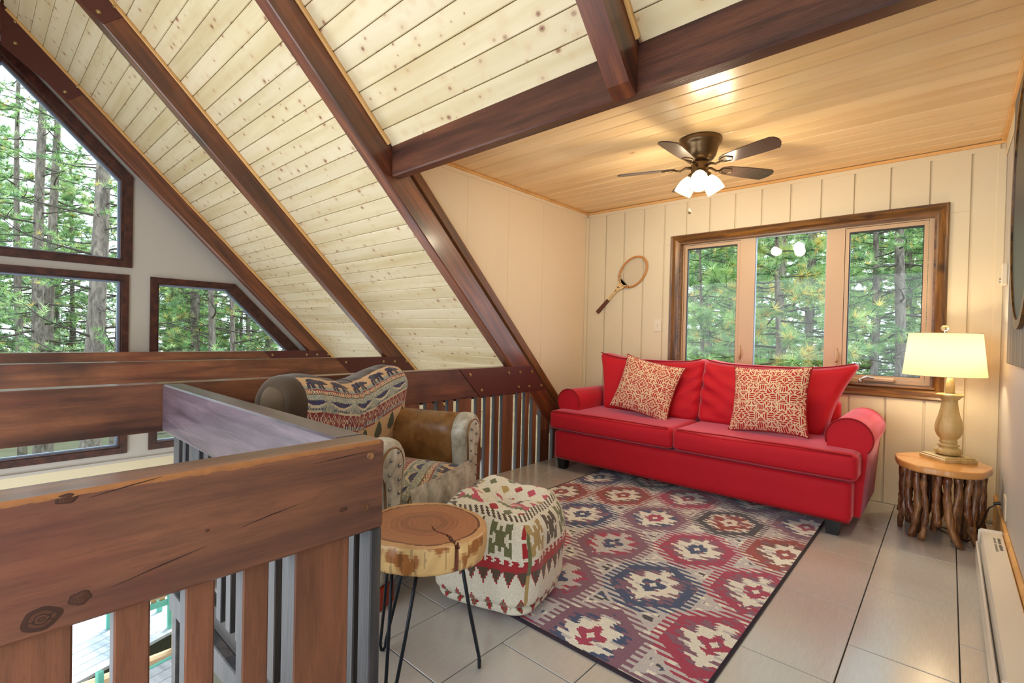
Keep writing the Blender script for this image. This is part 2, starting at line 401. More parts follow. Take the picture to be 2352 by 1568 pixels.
def rbox(size, r, n=(12, 12, 12), puff=(0, 0, 0), deform=None):
    """rounded, puffed box centred on the origin -> mesh data (v,f,uvface)"""
    sx, sy, sz = size; V = []; Fc = []; idx = {}
    def P(p):
        q = [max(-s/2+r, min(s/2-r, c*s/2)) for c, s in zip(p, size)]
        d = Vector([c*s/2 for c, s in zip(p, size)])-Vector(q)
        if d.length > 1e-9: d = d.normalized()*r
        x, y, z = Vector(q)+d; a, b, c = p
        x += puff[0]*a*(1-b*b)*(1-c*c); y += puff[1]*b*(1-a*a)*(1-c*c); z += puff[2]*c*(1-a*a)*(1-b*b)
        return (x, y, z)
    def warp(i, m):  # cluster the grid lines near the rounded edges
        t = -1+2*i/m; return math.sin(t*math.pi/2)*.5+t*.5
    def vid(p):
        k = tuple(round(c, 6) for c in p)
        if k not in idx: idx[k] = len(V); V.append(P(p))
        return idx[k]
    for ax in range(3):
        a1, a2 = [(1, 2), (2, 0), (0, 1)][ax]
        for sg in (-1, 1):
            for i in range(n[a1]):
                for j in range(n[a2]):
                    q = []
                    for di, dj in ((0, 0), (1, 0), (1, 1), (0, 1)):
                        p = [0, 0, 0]; p[ax] = sg; p[a1] = warp(i+di, n[a1]); p[a2] = warp(j+dj, n[a2]); q.append(vid(p))
                    Fc.append(q if sg > 0 else q[::-1])
    if deform: V = [deform(*v) for v in V]
    return MB().add(V, Fc)
def wr(x, y, z, sc, amp, seed=0): return noise.noise(Vector((x*sc+seed*7.3, y*sc-seed*3.1, z*sc+seed)))*amp

# ================================================================== STRUCTURE
A_PL, A_LO = 4.13, 3.88            # plank plane and rafter underside: z = A - Y
RX = [-6.28, -4.51, -2.70, -.97]   # near faces of the A-frame rafters
XR, XC, YW, ZC = .24, -2.85, 4.32, 2.41
YWL = 4.52
Q2 = math.sqrt(.5)

# --- loft floor and its tiles
fl = struct('floor')
o = MB().prism([(-2.70, .68), (-1.08, .68), (-1.08, -3.0), (XR+.1, -3.0), (XR+.1, 4.45), (-2.70, 4.45)], -.24, -.010, 'z')
obj('floor_slab', o, 'grout', fl)
tl_cache = {}
def tile_mesh(w, l):
    k = (round(w, 3), round(l, 3))
    if k not in tl_cache: tl_cache[k] = MB().bbox((-w/2, -l/2, -.012), (w/2, l/2, 0), .0015).mesh('tile')
    return tl_cache[k]
TX0, TW, TL = .054, .311, .594
for i in range(-9, 1):
    xa = TX0+i*TW; xb = xa+TW
    xa = max(xa, -2.70); xb = min(xb, XR)
    if xb-xa < .03: continue
    off = 2.196 if i % 2 else 1.904
    for j in range(-5, 6):
        ya = off+j*TL; yb = ya+TL
        ya = max(ya, -.55) if xb > -1.05 else max(ya, .69); yb = min(yb, YW)
        if yb-ya < .03: continue
        link('tile', tile_mesh(xb-xa-.004, yb-ya-.004), 'tile', fl, ((xa+xb)/2, (ya+yb)/2, random.uniform(-.0006, .0006)))

# --- lower floor of the great room
f2 = struct('floor')
obj('floor_slab', MB().box((-6.55, -4.3, -2.8), (XR, 4.6, -2.62)), plain('lower_floor_finish', srgb(176, 160, 138), .3, 0, .1, 2), f2)

# --- sloping pine ceiling between the rafters
ce = struct('ceiling')
def slab(x0, x1, ya, yb): return MB().prism([(ya, A_PL-ya+.03), (yb, A_PL-yb+.03), (yb, A_PL-yb+.15), (ya, A_PL-ya+.15)], x0, x1, 'x')
obj('roof_board', slab(-6.5, XC-.02, .18, 4.75), 'groove', ce)
obj('roof_board', slab(XC-.02, XR+.1, .18, 1.90), 'groove', ce)
obj('roof_board', MB().prism([(.18, A_PL-.18), (-3.6, A_PL-.18-3.78), (-3.6, A_PL-.18-3.66), (.18, A_PL-.06)], -6.5, XR+.1, 'x'), 'pine', ce)
pc = {}
def plank_mesh(L, w, key):
    k = (round(L, 3), round(w, 3))
    if k not in pc: pc[k] = MB().bbox((-L/2, -w/2, -.0005), (L/2, w/2, .018), .0045).mesh('plank')
    return pc[k]
DY = .0848
for x0, x1, yend in ((-6.28, -4.61, 4.5), (-4.51, -2.80, 4.5), (-2.70, -1.07, 1.83), (-.97, XR, 1.83)):
    L = x1-x0; k0 = int((.2-1.228)/DY)
    y = 1.228+k0*DY+(0 if x0 > -3 else .03*x0)
    while y < yend:
        ya, yb = y, min(y+DY, yend+.02)
        if ya < .19: ya = .19
        if yb-ya > .02:
            ym = (ya+yb)/2; w = (yb-ya)/Q2-.0035
            mw = Matrix(((1, 0, 0, (x0+x1)/2), (0, Q2, Q2, ym), (0, -Q2, Q2, A_PL-ym), (0, 0, 0, 1)))
            link('plank', plank_mesh(L, w, 0), 'pine', ce, mw=mw)
        y += DY

# --- flat pine ceiling of the dormer
cd = struct('ceiling')
obj('ceiling_board', MB().box((XC-.1, 1.88, ZC+.02), (XR+.1, 4.42, ZC+.05)), 'groove_dark', cd)
DW = .1275
y = YW-.02-DW
while y > 1.80:
    ya = max(y, 1.885); yb = y+DW
    me = MB().bbox((-(XR-XC)/2, -(yb-ya)/2+.0030, -.016), ((XR-XC)/2, (yb-ya)/2-.0030, 0), .0035).mesh('plank')
    link('plank', me, 'pine_dormer', cd, ((XR+XC)/2, (ya+yb)/2, ZC+.016))
    y -= DW
obj('ceiling_edge_strip', MB().bbox((XC, YW-.022, ZC-.022), (XR, YW, ZC), .005), 'pine_trim', cd)
obj('ceiling_edge_strip', MB().bbox((XC, 1.88, ZC-.020), (XC+.022, YW-.022, ZC), .005), 'pine_trim', cd)
obj('ceiling_edge_strip', MB().bbox((XR-.03, 1.88, ZC-.012), (XR, YW-.022, ZC), .004), 'pine_trim', cd)

# --- dormer window wall with grooved boards
WX0, WX1, WZ0, WZ1 = -1.845, -.082, .828, 1.992     # opening
wb = struct('wall_back')
obj('sheathing', MB().prism([(XC-.1, -.2), (XR+.1, -.2), (XR+.1, ZC+.1), (XC-.1, ZC+.1)], YW+.012, YW+.11, 'y', [[(WX0, WZ0), (WX1, WZ0), (WX1, WZ1), (WX0, WZ1)]]), 'siding', wb)
gx = [XC, -2.622, -2.415, -2.206, -1.998, -1.789, -1.583, -1.372, -1.165, -.956, -.749, -.542, -.331, -.119, .084, XR]
for a, b in zip(gx[:-1], gx[1:]):
    a2, b2 = a+.006, b-.006
    segs = [(0, ZC)]
    if b > WX0 and a < WX1:
        segs = [(0, WZ0), (WZ1, ZC)]
        if a < WX0 < b: segs.append('L')
        if a < WX1 < b: segs.append('R')
    for sg in segs:
        if sg == 'L': bx = (a2, WX0, WZ0, WZ1)
        elif sg == 'R': bx = (WX1, b2, WZ0, WZ1)
        else: bx = (a2, b2, sg[0], sg[1])
        obj('siding_board', MB().bbox((bx[0], YW, bx[2]), (bx[1], YW+.0125, bx[3]), .003), 'siding', wb)
def tb(name, lo, hi, mat, b=.004):
    o = obj(name, MB().bbox(lo, hi, b), mat); o['kind'] = 'structure'; return o
tb('trim_1', (XC+.022, YW-.008, ZC-.055), (XR-.03, YW, ZC-.020), 'siding')
tb('trim_2', (XC, 1.9, ZC-.050), (XC+.010, YW-.01, ZC-.018), 'cheek')
tb('trim_3', (XC, YW-.028, .02), (XC+.028, YW, ZC-.05), 'siding')
tb('trim_4', (XR-.045, YW-.010, .02), (XR, YW, ZC-.05), 'siding')
tb('trim_5', (XR-.008, 2.0, ZC-.10), (XR, YW-.01, ZC-.01), 'siding')

# --- cheek wall on the left of the dormer, above the roof slope
wc = struct('wall_cheek')
obj('panel', MB().prism([(1.80, ZC+.05), (YW+.02, ZC+.05), (YW+.02, 4.13-YW), (1.80, 4.13-1.80+.06)], XC-.08, XC, 'x'), 'cheek', wc)
for yy in (2.62, 3.1, 3.58):
    obj('seam', MB().box((XC, yy, 4.30-yy), (XC+.0015, yy+.0025, ZC-.05)), 'siding', wc)
def slope_strip(name, x0, x1, a0, a1, ya, yb, mat, parent=None):
    """board that follows the roof slope, between planes z = a0 - y and z = a1 - y"""
    p0 = Vector(((x0+x1)/2, ya, (a0+a1)/2-ya)); p1 = Vector(((x0+x1)/2, yb, (a0+a1)/2-yb))
    return beam(name, p0, p1, abs(x1-x0), (a1-a0)*Q2, mat, parent, (0, Q2, Q2), .004)
o = slope_strip('trim_6', XC, XC+.055, 4.265, 4.365, 1.90, 4.15, 'casing'); o['kind'] = 'structure'; o.data.materials[0] = wood('dark_edge_trim', [srgb(66, 36, 16), srgb(112, 68, 34), srgb(134, 88, 48)], .4, None, bstr=.15, tint=.03, ring=8)

# --- right wall, wall behind the photographer, lower walls
wr_ = struct('wall_right'); obj('panel', MB().box((XR, -3.0, -.2), (XR+.1, YW+.1, 4.2)), 'rightwall', wr_)
wf = struct('wall_front'); obj('panel', MB().box((-6.6, -3.7, -2.8), (XR+.1, -3.6, 1.2)), 'gable', wf)
wn = struct('wall_knee'); obj('panel', MB().box((-6.5, YWL, -2.8), (-2.75, YWL+.1, -.34)), 'gable', wn)
wl2 = struct('wall_under_loft'); obj('panel', MB().box((-2.70, .9, -2.8), (XR+.1, 1.0, -.24)), 'gable', wl2)

# --- gable wall with its windows
XG = -6.45
w2o = [(-.765, 1.742), (1.155, 1.742), (1.155, 2.69), (.195, 3.68), (-.765, 2.69)]
w2i = [(-.70, 1.806), (1.088, 1.806), (1.088, 2.655), (.195, 3.56), (-.70, 2.655)]
w2g = [(-.672, 1.828), (1.060, 1.828), (1.060, 2.640), (.195, 3.515), (-.672, 2.640)]
w3o = [(-.77, -.205), (1.13, -.205), (1.13, 1.667), (-.77, 1.667)]
w3i = [(-.70, -.148), (1.074, -.148), (1.074, 1.610), (-.70, 1.610)]
w3g = [(-.685, -.135), (1.060, -.135), (1.060, 1.597), (-.685, 1.597)]
w4o = [(1.315, -.205), (4.02, -.205), (2.147, 1.667), (1.315, 1.667)]
w4i = [(1.382, -.148), (3.83, -.148), (2.070, 1.610), (1.382, 1.610)]
w4g = [(1.395, -.135), (3.79, -.135), (2.062, 1.597), (1.395, 1.597)]
do = [(-1.2, -2.60), (1.62, -2.60), (1.62, -.55), (-1.2, -.55)]
di = [(-1.12, -2.54), (1.58, -2.54), (1.58, -.62), (-1.12, -.62)]
wg = struct('wall_left')
gp = [(-3.9, -2.8), (4.62, -2.8), (4.62, -.49), (.18, 3.95), (-3.9, -.13)]
obj('panel', MB().prism(gp, XG-.12, XG, 'x', [w2i, w3i, w4i, do]), 'gable', wg)
obj('shelf_line', MB().bbox((XG, -3.8, -.30), (XG+.02, 4.4, -.27), .004), 'gable', wg)
obj('lower_siding', MB().bbox((XG, -3.8, -.55), (XG+.008, 4.4, -.30), .002), 'siding', wg)
def gable_window(n, outer, inner, gl, mat='bronze_frame'):
    w = struct('window_%d' % n)
    obj('frame', MB().prism(outer, XG-.002, XG+.022, 'x', [inner]), mat, w)
    obj('jamb', MB().prism(inner, XG-.11, XG-.004, 'x', [gl]), mat, w)
    c = Vector((sum(p[0] for p in gl)/len(gl), sum(p[1] for p in gl)/len(gl)))
    g2 = [tuple(Vector(p)+(c-Vector(p)).normalized()*.022) for p in gl]
    obj('glazing_stop', MB().prism(gl, XG-.085, XG-.055, 'x', [g2]), 'alu', w)
    obj('pane', MB().prism(gl, XG-.078, XG-.074, 'x'), 'glass', w)
    return w
gable_window(2, w2o, w2i, w2g); gable_window(3, w3o, w3i, w3g); gable_window(4, w4o, w4i, w4g)
dr = struct('door_1')
obj('frame', MB().prism(do, XG-.1, XG+.01, 'x', [di]), 'tan_vinyl', dr)
obj('pane', MB().prism(di, XG-.06, XG-.05, 'x'), 'glass', dr)

# --- dormer window: casing, jambs, vinyl frame, two sashes and a fixed pane
wd = struct('window_1')
CX0, CX1, CZ0, CZ1 = -1.932, -.020, .745, 2.062
def casing_piece(p, q, inner_p, inner_q, name='casing'):
    """mitred moulding between outer edge p-q and inner edge (x,z)"""
    steps = [(0, .012), (.12, .026), (.30, .020), (.62, .024), (.86, .014), (1, .010)]
    vs = []; fs = []
    for t, h in steps:
        for a, b in ((p, inner_p), (q, inner_q)):
            x = a[0]*(1-t)+b[0]*t; z = a[1]*(1-t)+b[1]*t; vs.append((x, YW-h, z))
    m = len(steps)
    for t, h in (steps[0], steps[-1]):
        for a, b in ((p, inner_p), (q, inner_q)):
            x = a[0]*(1-t)+b[0]*t; z = a[1]*(1-t)+b[1]*t; vs.append((x, YW, z))
    fs = [(2*i, 2*i+1, 2*i+3, 2*i+2) for i in range(m-1)]+[(2*m, 2*m+1, 1, 0), (2*m-2, 2*m-1, 2*m+3, 2*m+2)]
    L = Vector((q[0]-p[0], 0, q[1]-p[1])); d = L.normalized()
    # local X along the piece so that the grain follows it
    zax = Vector((0, -1, 0)); yax = zax.cross(d)
    Mx = Matrix(((d.x, yax.x, zax.x, p[0]), (d.y, yax.y, zax.y, YW), (d.z, yax.z, zax.z, p[1]), (0, 0, 0, 1)))
    inv = Mx.inverted()
    return obj(name, MB().add([inv @ Vector(v) for v in vs], fs), 'casing', wd, mw=Mx)
O = [(CX0, CZ0), (CX1, CZ0), (CX1, CZ1), (CX0, CZ1)]; I = [(WX0, WZ0), (WX1, WZ0), (WX1, WZ1), (WX0, WZ1)]
for k in range(4): casing_piece(O[k], O[(k+1) % 4], I[k], I[(k+1) % 4])
j = MB().prism(I, YW-.008, YW+.10, 'y', [[(WX0+.012, WZ0+.012), (WX1-.012, WZ0+.012), (WX1-.012, WZ1-.012), (WX0+.012, WZ1-.012)]])
obj('jamb', j, 'casing', wd)
P1, P2, P3 = (-1.797, -1.365), (-1.221, -.716), (-.574, -.148)
PZ0, PZ1 = .889, 1.942
def rect(x0, x1, z0, z1): return [(x0, z0), (x1, z0), (x1, z1), (x0, z1)]
obj('frame', MB().prism(rect(WX0+.01, WX1-.01, WZ0+.01, WZ1-.01), YW+.045, YW+.10, 'y',
    [rect(P1[0]-.026, P1[1]+.026, PZ0-.026, PZ1+.030), rect(P2[0], P2[1], PZ0-.02, PZ1+.035), rect(P3[0]-.026, P3[1]+.026, PZ0-.026, PZ1+.030)]), 'tan_vinyl', wd)
for P in (P1, P3):
    obj('sash', MB().prism(rect(P[0]-.023, P[1]+.023, PZ0-.023, PZ1+.027), YW+.052, YW+.09, 'y', [rect(P[0], P[1], PZ0, PZ1)]), 'tan_vinyl', wd)
    obj('gasket', MB().prism(rect(P[0]-.001, P[1]+.001, PZ0-.001, PZ1+.001), YW+.062, YW+.082, 'y', [rect(P[0]+.006, P[1]-.005, PZ0+.004, PZ1-.010)]), 'black_gasket', wd)
obj('gasket', MB().prism(rect(P2[0]-.001, P2[1]+.001, PZ0-.02, PZ1+.036), YW+.06, YW+.082, 'y', [rect(P2[0]+.005, P2[1]-.004, PZ0-.014, PZ1+.030)]), 'alu', wd)
for P, z0, z1 in ((P1, PZ0, PZ1), (P2, PZ0-.018, PZ1+.034), (P3, PZ0, PZ1)):
    obj('pane', MB().box((P[0]+.001, YW+.070, z0+.001), (P[1]-.001, YW+.074, z1-.001)), 'glass', wd)
for hx in (-1.325, -.635):
    h = obj('latch_handle', MB().bbox((hx-.008, YW+.036, .955), (hx+.008, YW+.047, 1.085), .003), 'tan_vinyl', wd)
    obj('lever', MB().tube([(hx+.002, YW+.036, .975), (hx+.010, YW+.015, .985), (hx+.012, YW+.010, 1.02), (hx+.008, YW+.022, 1.06)], [.006, .008, .007, .004], 8), 'tan_vinyl', h, smooth=True)
cr = obj('crank_housing', MB().bbox((-.47, YW+.012, .848), (-.28, YW+.046, .878), .008), 'tan_vinyl', wd)
obj('crank_handle', MB().tube([(-.40, YW+.006, .872), (-.44, YW+.002, .880), (-.465, YW-.002, .868), (-.475, YW-.004, .845)], [.007, .008, .008, .009], 10), 'metal_grey', cr, smooth=True)
obj('crank_handle', MB().ellipsoid((-.476, YW-.004, .848), (.013, .010, .016)), 'metal_grey', cr, smooth=True)
sl = tb('windowsill', (WX0-.02, YW-.030, WZ0-.012), (WX1+.02, YW+.05, WZ0+.006), 'casing', .006); sl.parent = wd; del sl['kind']

# ================================================================== TIMBER FRAME
names = ['far rafter against the gable windows', 'second rafter from the gable, over the bare great room bay', 'rafter that meets the end of the dark header beam', 'short rafter that ends on the dark header beam']
def rafter(x, label, first=False):
    if x < -1.5:
        o = beam('roof_rafter', (x-.05, .10, (A_LO+A_PL)/2-.10), (x-.05, 4.5, (A_LO+A_PL)/2-4.5), .10, .25*Q2, 'rafter', up=(0, Q2, Q2), b=.006)
    else:
        zc = (A_LO+A_PL)/2-.10
        def loc(y, z): return (((y-.10)-(z-zc))*Q2, ((y-.10)+(z-zc))*Q2)
        hh = .125*Q2
        poly = [(0, -hh), loc(1.742, A_LO-1.742), loc(1.806, 2.104), loc(1.806, A_PL-1.806-.004), (0, hh)]
        mb = MB().prism(poly, -.05, .05, 'y')
        d = Vector((0, Q2, -Q2)); z = Vector((0, Q2, Q2)); yy = z.cross(d)
        o = obj('roof_rafter', mb, 'rafter', mw=Matrix(((d.x, yy.x, z.x, x-.05), (d.y, yy.y, z.y, .10), (d.z, yy.z, z.z, zc), (0, 0, 0, 1))))
    tag(o, label, 'rafter', 'A-frame rafters')
    return o
RF = [rafter(x, 'dark stained sloping '+n) for x, n in zip(RX, names)]
# rafters of the opposite slope meet them at the ridge
for x, wh in zip(RX[:3], ('farthest', 'middle', 'nearest')):
    o = beam('roof_rafter', (x-.05, .26, (A_LO+A_PL)/2-.10), (x-.05, -3.4, (A_LO+A_PL)/2-.10-3.66), .10, .25*Q2, 'rafter', up=(0, -Q2, Q2), b=.006)
    tag(o, wh+' dark rafter on the other side of the ridge, top left corner', 'rafter', 'rafters of the other roof slope')
# light ledger strips along both sides of every rafter, under the planks
for x in RX:
    yend = 4.45 if x < -3 else (1.79)
    k = 0
    t = slope_strip('trim_7', x, x+.018, A_PL-.036, A_PL-.001, .21, yend if x > -3 else 4.45, 'pine_trim'); t['kind'] = 'structure'
    if x > -6:
        t = slope_strip('trim_8', x-.118, x-.10, A_PL-.036, A_PL-.001, .21, 4.45 if x < -1.5 else yend, 'pine_trim'); t['kind'] = 'structure'
hd = beam('header_beam', (-2.695, 1.848, 2.222), (XR, 1.848, 2.222), .076, .20, 'header', b=.008)
tag(hd, 'dark brown knotty header beam across the front of the dormer ceiling', 'beam')

def bolt(parent, x, y, z, r=.011):
    mb = MB()
    vs = []
    for (rr, h) in ((r*1.35, 0), (r*1.35, .003), (r, .003), (r, .009), (r*.7, .012)):
        for k in range(8):
            t = 2*math.pi*k/8; vs.append((h, rr*math.cos(t), rr*math.sin(t)))
    fs = [(i*8+k, i*8+(k+1) % 8, (i+1)*8+(k+1) % 8, (i+1)*8+k) for i in range(4) for k in range(8)]+[tuple(32+k for k in range(8))]
    mb.add(vs, fs); return mb
bolt_me = fixn(bolt(None, 0, 0, 0).mesh('bolt'))
def plate(parent, x, poly, bolts):
    p = obj('gusset_plate', MB().prism(poly, x, x+.006, 'x'), 'steel_plate', parent)
    for (y, z) in bolts: link('bolt', bolt_me, 'bolt', p, (x+.006, y, z))
    return p
TP = [(2.43, .862), (3.268, .862), (3.488, .642), (2.65, .642)]
TBOLT = [(2.538, .815), (2.972, .812), (3.114, .812), (3.270, .810), (2.664, .689), (3.101, .687), (3.237, .684), (3.405, .682)]
def tie_geo(x):
    """tie beam along Y whose right end is cut to the rafter slope; local X along the beam"""
    y0 = -2.66
    poly = [(0, -.11), (3.24-y0, -.11), (3.02-y0, .11), (.22, .11)]
    mb = MB().prism(poly, -.05, .05, 'y')
    return mb, Matrix(((0, -1, 0, x-.05), (1, 0, 0, y0), (0, 0, 1, .752), (0, 0, 0, 1)))
for x, lab in ((RX[0], 'stained tie beam farthest away, just below the gable windows'), (RX[1], 'stained tie beam in the middle of the three parallel ones')):
    mb, mw = tie_geo(x); t = obj('tie_beam', mb, 'beam', mw=mw); tag(t, lab, 'beam', 'tie beams across the great room')
    p = plate(t, x, TP, TBOLT); 
    inv = mw.inverted(); p.matrix_parent_inverse = inv
# peak plates
for x, r in ((RX[0], RF[0]), (RX[1], RF[1]), (RX[2], RF[2])):
    poly = [(.18, A_PL-.20), (.745, A_PL-.745-.02), (.625, A_LO-.625-.0), (.18, A_LO-.30)]
    p = plate(r, x, poly, [(.27, 3.82), (.27, 3.63), (.60, 3.325), (.69, 3.41)])
    p.matrix_parent_inverse = r.matrix_basis.inverted()

wb_ = wood('weathered_baluster', [srgb(34, 34, 38), srgb(56, 54, 56), srgb(80, 72, 66)], .55, None, bstr=.3, tint=.1, ring=8, along=2)
M['weathered'] = wb_
# --- railing along the great room: top beam = third tie, gusset plate and balusters
def fix_child(c, p): c.parent = p; c.matrix_parent_inverse = p.matrix_basis.inverted(); return c
rl = thing('railing', (RX[2]-.05, 2.0, 0), 'long stained plank railing with bolted dark plate, behind the armchair and sofa end', 'railing')
mb, mw = tie_geo(RX[2]); t = obj('top_rail', mb, 'beam', mw=mw); fix_child(t, rl)
p = plate(None, RX[2], TP, TBOLT); fix_child(p, rl)
bal_cache = {}
def bal_mesh(w, h, th=.036, h2=None):
    k = (round(w, 3), round(h, 3), th, h2 and round(h2, 3))
    if k not in bal_cache:
        if h2 is None: bal_cache[k] = MB().bbox((-w/2, -th/2, 0), (w/2, th/2, h), .003).mesh('baluster')
        else: bal_cache[k] = fixn(MB().prism([(-w/2, 0), (w/2, 0), (w/2, h2), (-w/2, h)], -th/2, th/2, 'y').mesh('baluster'))
        me = bal_cache[k]
        if th > .033:
            me.materials.append(M['baluster']); me.materials.append(M['weathered'])
            for p in me.polygons:
                if abs(p.normal.x) > .8: p.material_index = 1
    return bal_cache[k]
segs = []
for base in (.50, .98, 1.47, 1.95, 2.439, 2.919, 3.421):
    segs += [(base, base+.13)]+[(base+d, base+d+.052) for d in (.185, .285, .386)]
for a, b in segs:
    if a < .72: continue
    if a > 3.2:
        za, zb = A_LO-a-.01, A_LO-b-.01
        if zb < -.15: continue
        me = bal_mesh(b-a, za+.2, .036, zb+.2) if za < .64 else bal_mesh(b-a, .84)
    else: me = bal_mesh(b-a, .842)
    o = link('baluster', me, 'baluster', rl, (.029, (a+b)/2-2.0, -.2), (0, 0, math.pi/2))
obj('nailer', MB().bbox((-.045, -1.3, .615), (-.022, 1.15, .642), .003), 'beam', rl)

# --- railing round the stair opening, nearest the camera
nr = thing('railing', (-1.065, .3, 0), 'big scuffed brown plank railing in the foreground with a chipped top edge', 'railing')
t = beam('top_rail', (-1.065, -1.6, .7525), (-1.065, .682, .7525), .09, .215, 'beam', b=.006); fix_child(t, nr)
for a, b in ((-.42, -.29), (-.235, -.185), (-.135, -.085), (-.02, .116), (.168, .219), (.272, .321), (.371, .421), (.475, .603)):
    link('baluster', bal_mesh(b-a, .646), 'baluster', nr, (.007, (a+b)/2-.3, 0), (0, 0, math.pi/2))
obj('nailer', MB().bbox((-.030, -1.5, .622), (-.012, .37, .646), .003), 'beam', nr)
for (y, z) in ((.642, .826), (.630, .706)):
    me = MB().tube([(.0435, y-.3, z), (.0475, y-.3, z)], [.009, .008], 12).mesh('plug'); link('plug', me, 'branch', nr)
M['raw_wood'] = plain('raw_chipped_wood', srgb(180, 118, 68), .7, 0, .2, 60)
M['knot'] = plain('dark_knot', srgb(52, 28, 24), .5, 0, .3, 30, .3)
rc = random.Random(4); mbc = MB(); yy = .02
while yy < .66:
    w_ = rc.uniform(.004, .02); hh = rc.uniform(.0003, .0030)*(1.5 if .2 < yy < .45 else .7)
    mbc.add([(.0457, yy-.3, .8535-hh), (.0457, yy+w_-.3, .8535-hh*rc.uniform(.5, 1)), (.0449, yy+w_-.3, .8560), (.0449, yy-.3, .8560), (.0405, yy-.3, .8606), (.0405, yy+w_-.3, .8606)], [(0, 1, 2, 3), (3, 2, 5, 4)]); yy += w_
obj('chipped_edge', mbc, 'raw_wood', nr, fix=False)
def knot_disc(y, z, ry, rz2, sd, nm='knot'):
    mb = MB(); NA, NR = 40, 9; vs = [(0, 0, 0)]
    bc_ = srgb(112, 66, 46)[:3]
    for q in range(1, NR+1):
        for k in range(NA):
            t = 2*math.pi*k/NA; e = 1+.22*noise.noise(Vector((math.cos(t)*1.3, math.sin(t)*1.3, sd)))+.06*math.sin(t*5+sd)
            vs.append((.0012*(1-q/NR), ry*q/NR*e*math.cos(t), rz2*q/NR*e*math.sin(t)))
    ix = lambda q, k: 0 if q == 0 else 1+(q-1)*NA+k % NA
    def cc(q, k):
        u = (q+.5)/NR
        g = .55+.3*math.sin(u*22+sd)
        if u > .78: g = .35
        if abs(((k/NA*7+sd) % 1)-.5) < .04 and u < .7: g = .15
        return (bc_[0]*g, bc_[1]*g, bc_[2]*g, 1)
    for q in range(NR):
        for k in range(NA):
            mb.f.append((0, ix(1, k), ix(1, k+1)) if q == 0 else (ix(q, k), ix(q+1, k), ix(q+1, k+1), ix(q, k+1))); mb.c.append(cc(q, k))
    mb.v = [(.0451+v[0], y-.3+v[1], z+v[2]) for v in vs]
    obj(nm, mb, 'colwood', nr, smooth=True, fix=False)
knot_disc(.105, .850, .014, .008, 1); knot_disc(.078, .672, .024, .018, 2); knot_disc(.122, .688, .015, .011, 3); knot_disc(.575, .715, .010, .006, 4); knot_disc(.300, .745, .004, .003, 5)
for p, q in (((.13, .845), (.23, .86)), ((.36, .735), (.47, .752)), ((.16, .690), (.30, .716)), ((.50, .832), (.66, .838))):
    obj('crack', MB().tube([(.0450, p[0]-.3, p[1]), (.0453, (p[0]+q[0])/2-.3, (p[1]+q[1])/2+.001), (.0450, q[0]-.3, q[1])], [.0003, .0012, .0003], 4), 'knot', nr)
xr_ = thing('railing', (-1.9, .642, 0), 'plank railing running from the near corner towards the great room, weathered grey inside with a painted lavender sheen', 'railing')
M['weathered_haze_beam'] = wood('weathered_haze_beam', [srgb(56, 44, 50), srgb(82, 68, 78), srgb(104, 86, 92)], .36, srgb(58, 34, 30), .25, 3.0, .35, .02, 12, .6, coat=.3)  # weathered timber with a lavender haze of reflected light painted into its colour
t = beam('top_rail', (-2.696, .642, .7525), (-1.112, .642, .7525), .08, .215, 'weathered_haze_beam', b=.006); fix_child(t, xr_)
xs = [(-2.70, -2.62), (-2.56, -2.52), (-2.465, -2.33)]
x = -2.27
while x < -1.2: xs.append((x, x+.05)); x += .1 if len(xs) % 4 else .18
xs.append((-1.134-.045, -1.096)); xs.append((-1.075, -1.022))
for a, b in xs:
    link('baluster', bal_mesh(b-a, .646, .03), 'weathered', xr_, ((a+b)/2+1.9, .022, 0))
tb_ = beam('rim_board', (-2.70, .66, -.15), (-1.10, .66, -.15), .04, .10, 'weathered', b=.004); fix_child(tb_, xr_)
pst = beam('support_post', (-2.74, .70, -2.62), (-2.74, .70, -.25), .07, .06, 'weathered', up=(0, 1, 0)); tag(pst, 'grey post under the corner of the loft railing', 'post')

# ================================================================== FURNITURE
def colour_grid(P, Cf, nu, nv, closed=False):
    """P(u,v)->xyz, Cf(u,v)->rgb, per-face colour"""
    vs = [P(i/nu, j/nv) for j in range(nv+1) for i in range(nu+1)]
    mb = MB(); mb.v = [tuple(p) for p in vs]
    for j in range(nv):
        for i in range(nu):
            a = j*(nu+1)+i; mb.f.append((a, a+1, a+nu+2, a+nu+1)); c = Cf((i+.5)/nu, (j+.5)/nv); mb.c.append((c[0], c[1], c[2], 1))
    return mb
def h2(i, j, k=0):
    n = math.sin(i*127.1+j*311.7+k*74.7)*43758.5453; return n-math.floor(n)

# ---------------- rug
RX0, RX1, RY0, RY1 = -2.15, -.555, 1.46, 3.78
navy, wine, mauve, cream, grey, char, rust, brown_ = [srgb(*c)[:3] for c in ((52, 74, 118), (176, 44, 84), (136, 92, 116), (246, 244, 232), (208, 204, 206), (66, 62, 70), (160, 56, 42), (120, 74, 60))]
med = {}
for i, xc in enumerate((-2.055, -1.695, -1.335, -.972, -.612)):
    for j in range(-1, 7):
        yc = (1.31 if i % 2 == 0 else 1.56)+j*.515
        med[i, j] = (xc, yc)
schemes = [(wine, mauve, cream, wine), (navy, mauve, cream, navy), (mauve, navy, cream, wine), (char, cream, rust, cream), (rust, brown_, cream, rust), (wine, mauve, cream, navy), (mauve, wine, grey, navy)]
pick = {(1, 3): 4, (1, 2): 1, (2, 3): 2, (3, 3): 3, (2, 2): 6, (3, 2): 5, (4, 3): 4, (2, 1): 6, (3, 1): 1, (4, 2): 0, (4, 1): 0, (3, 0): 2}
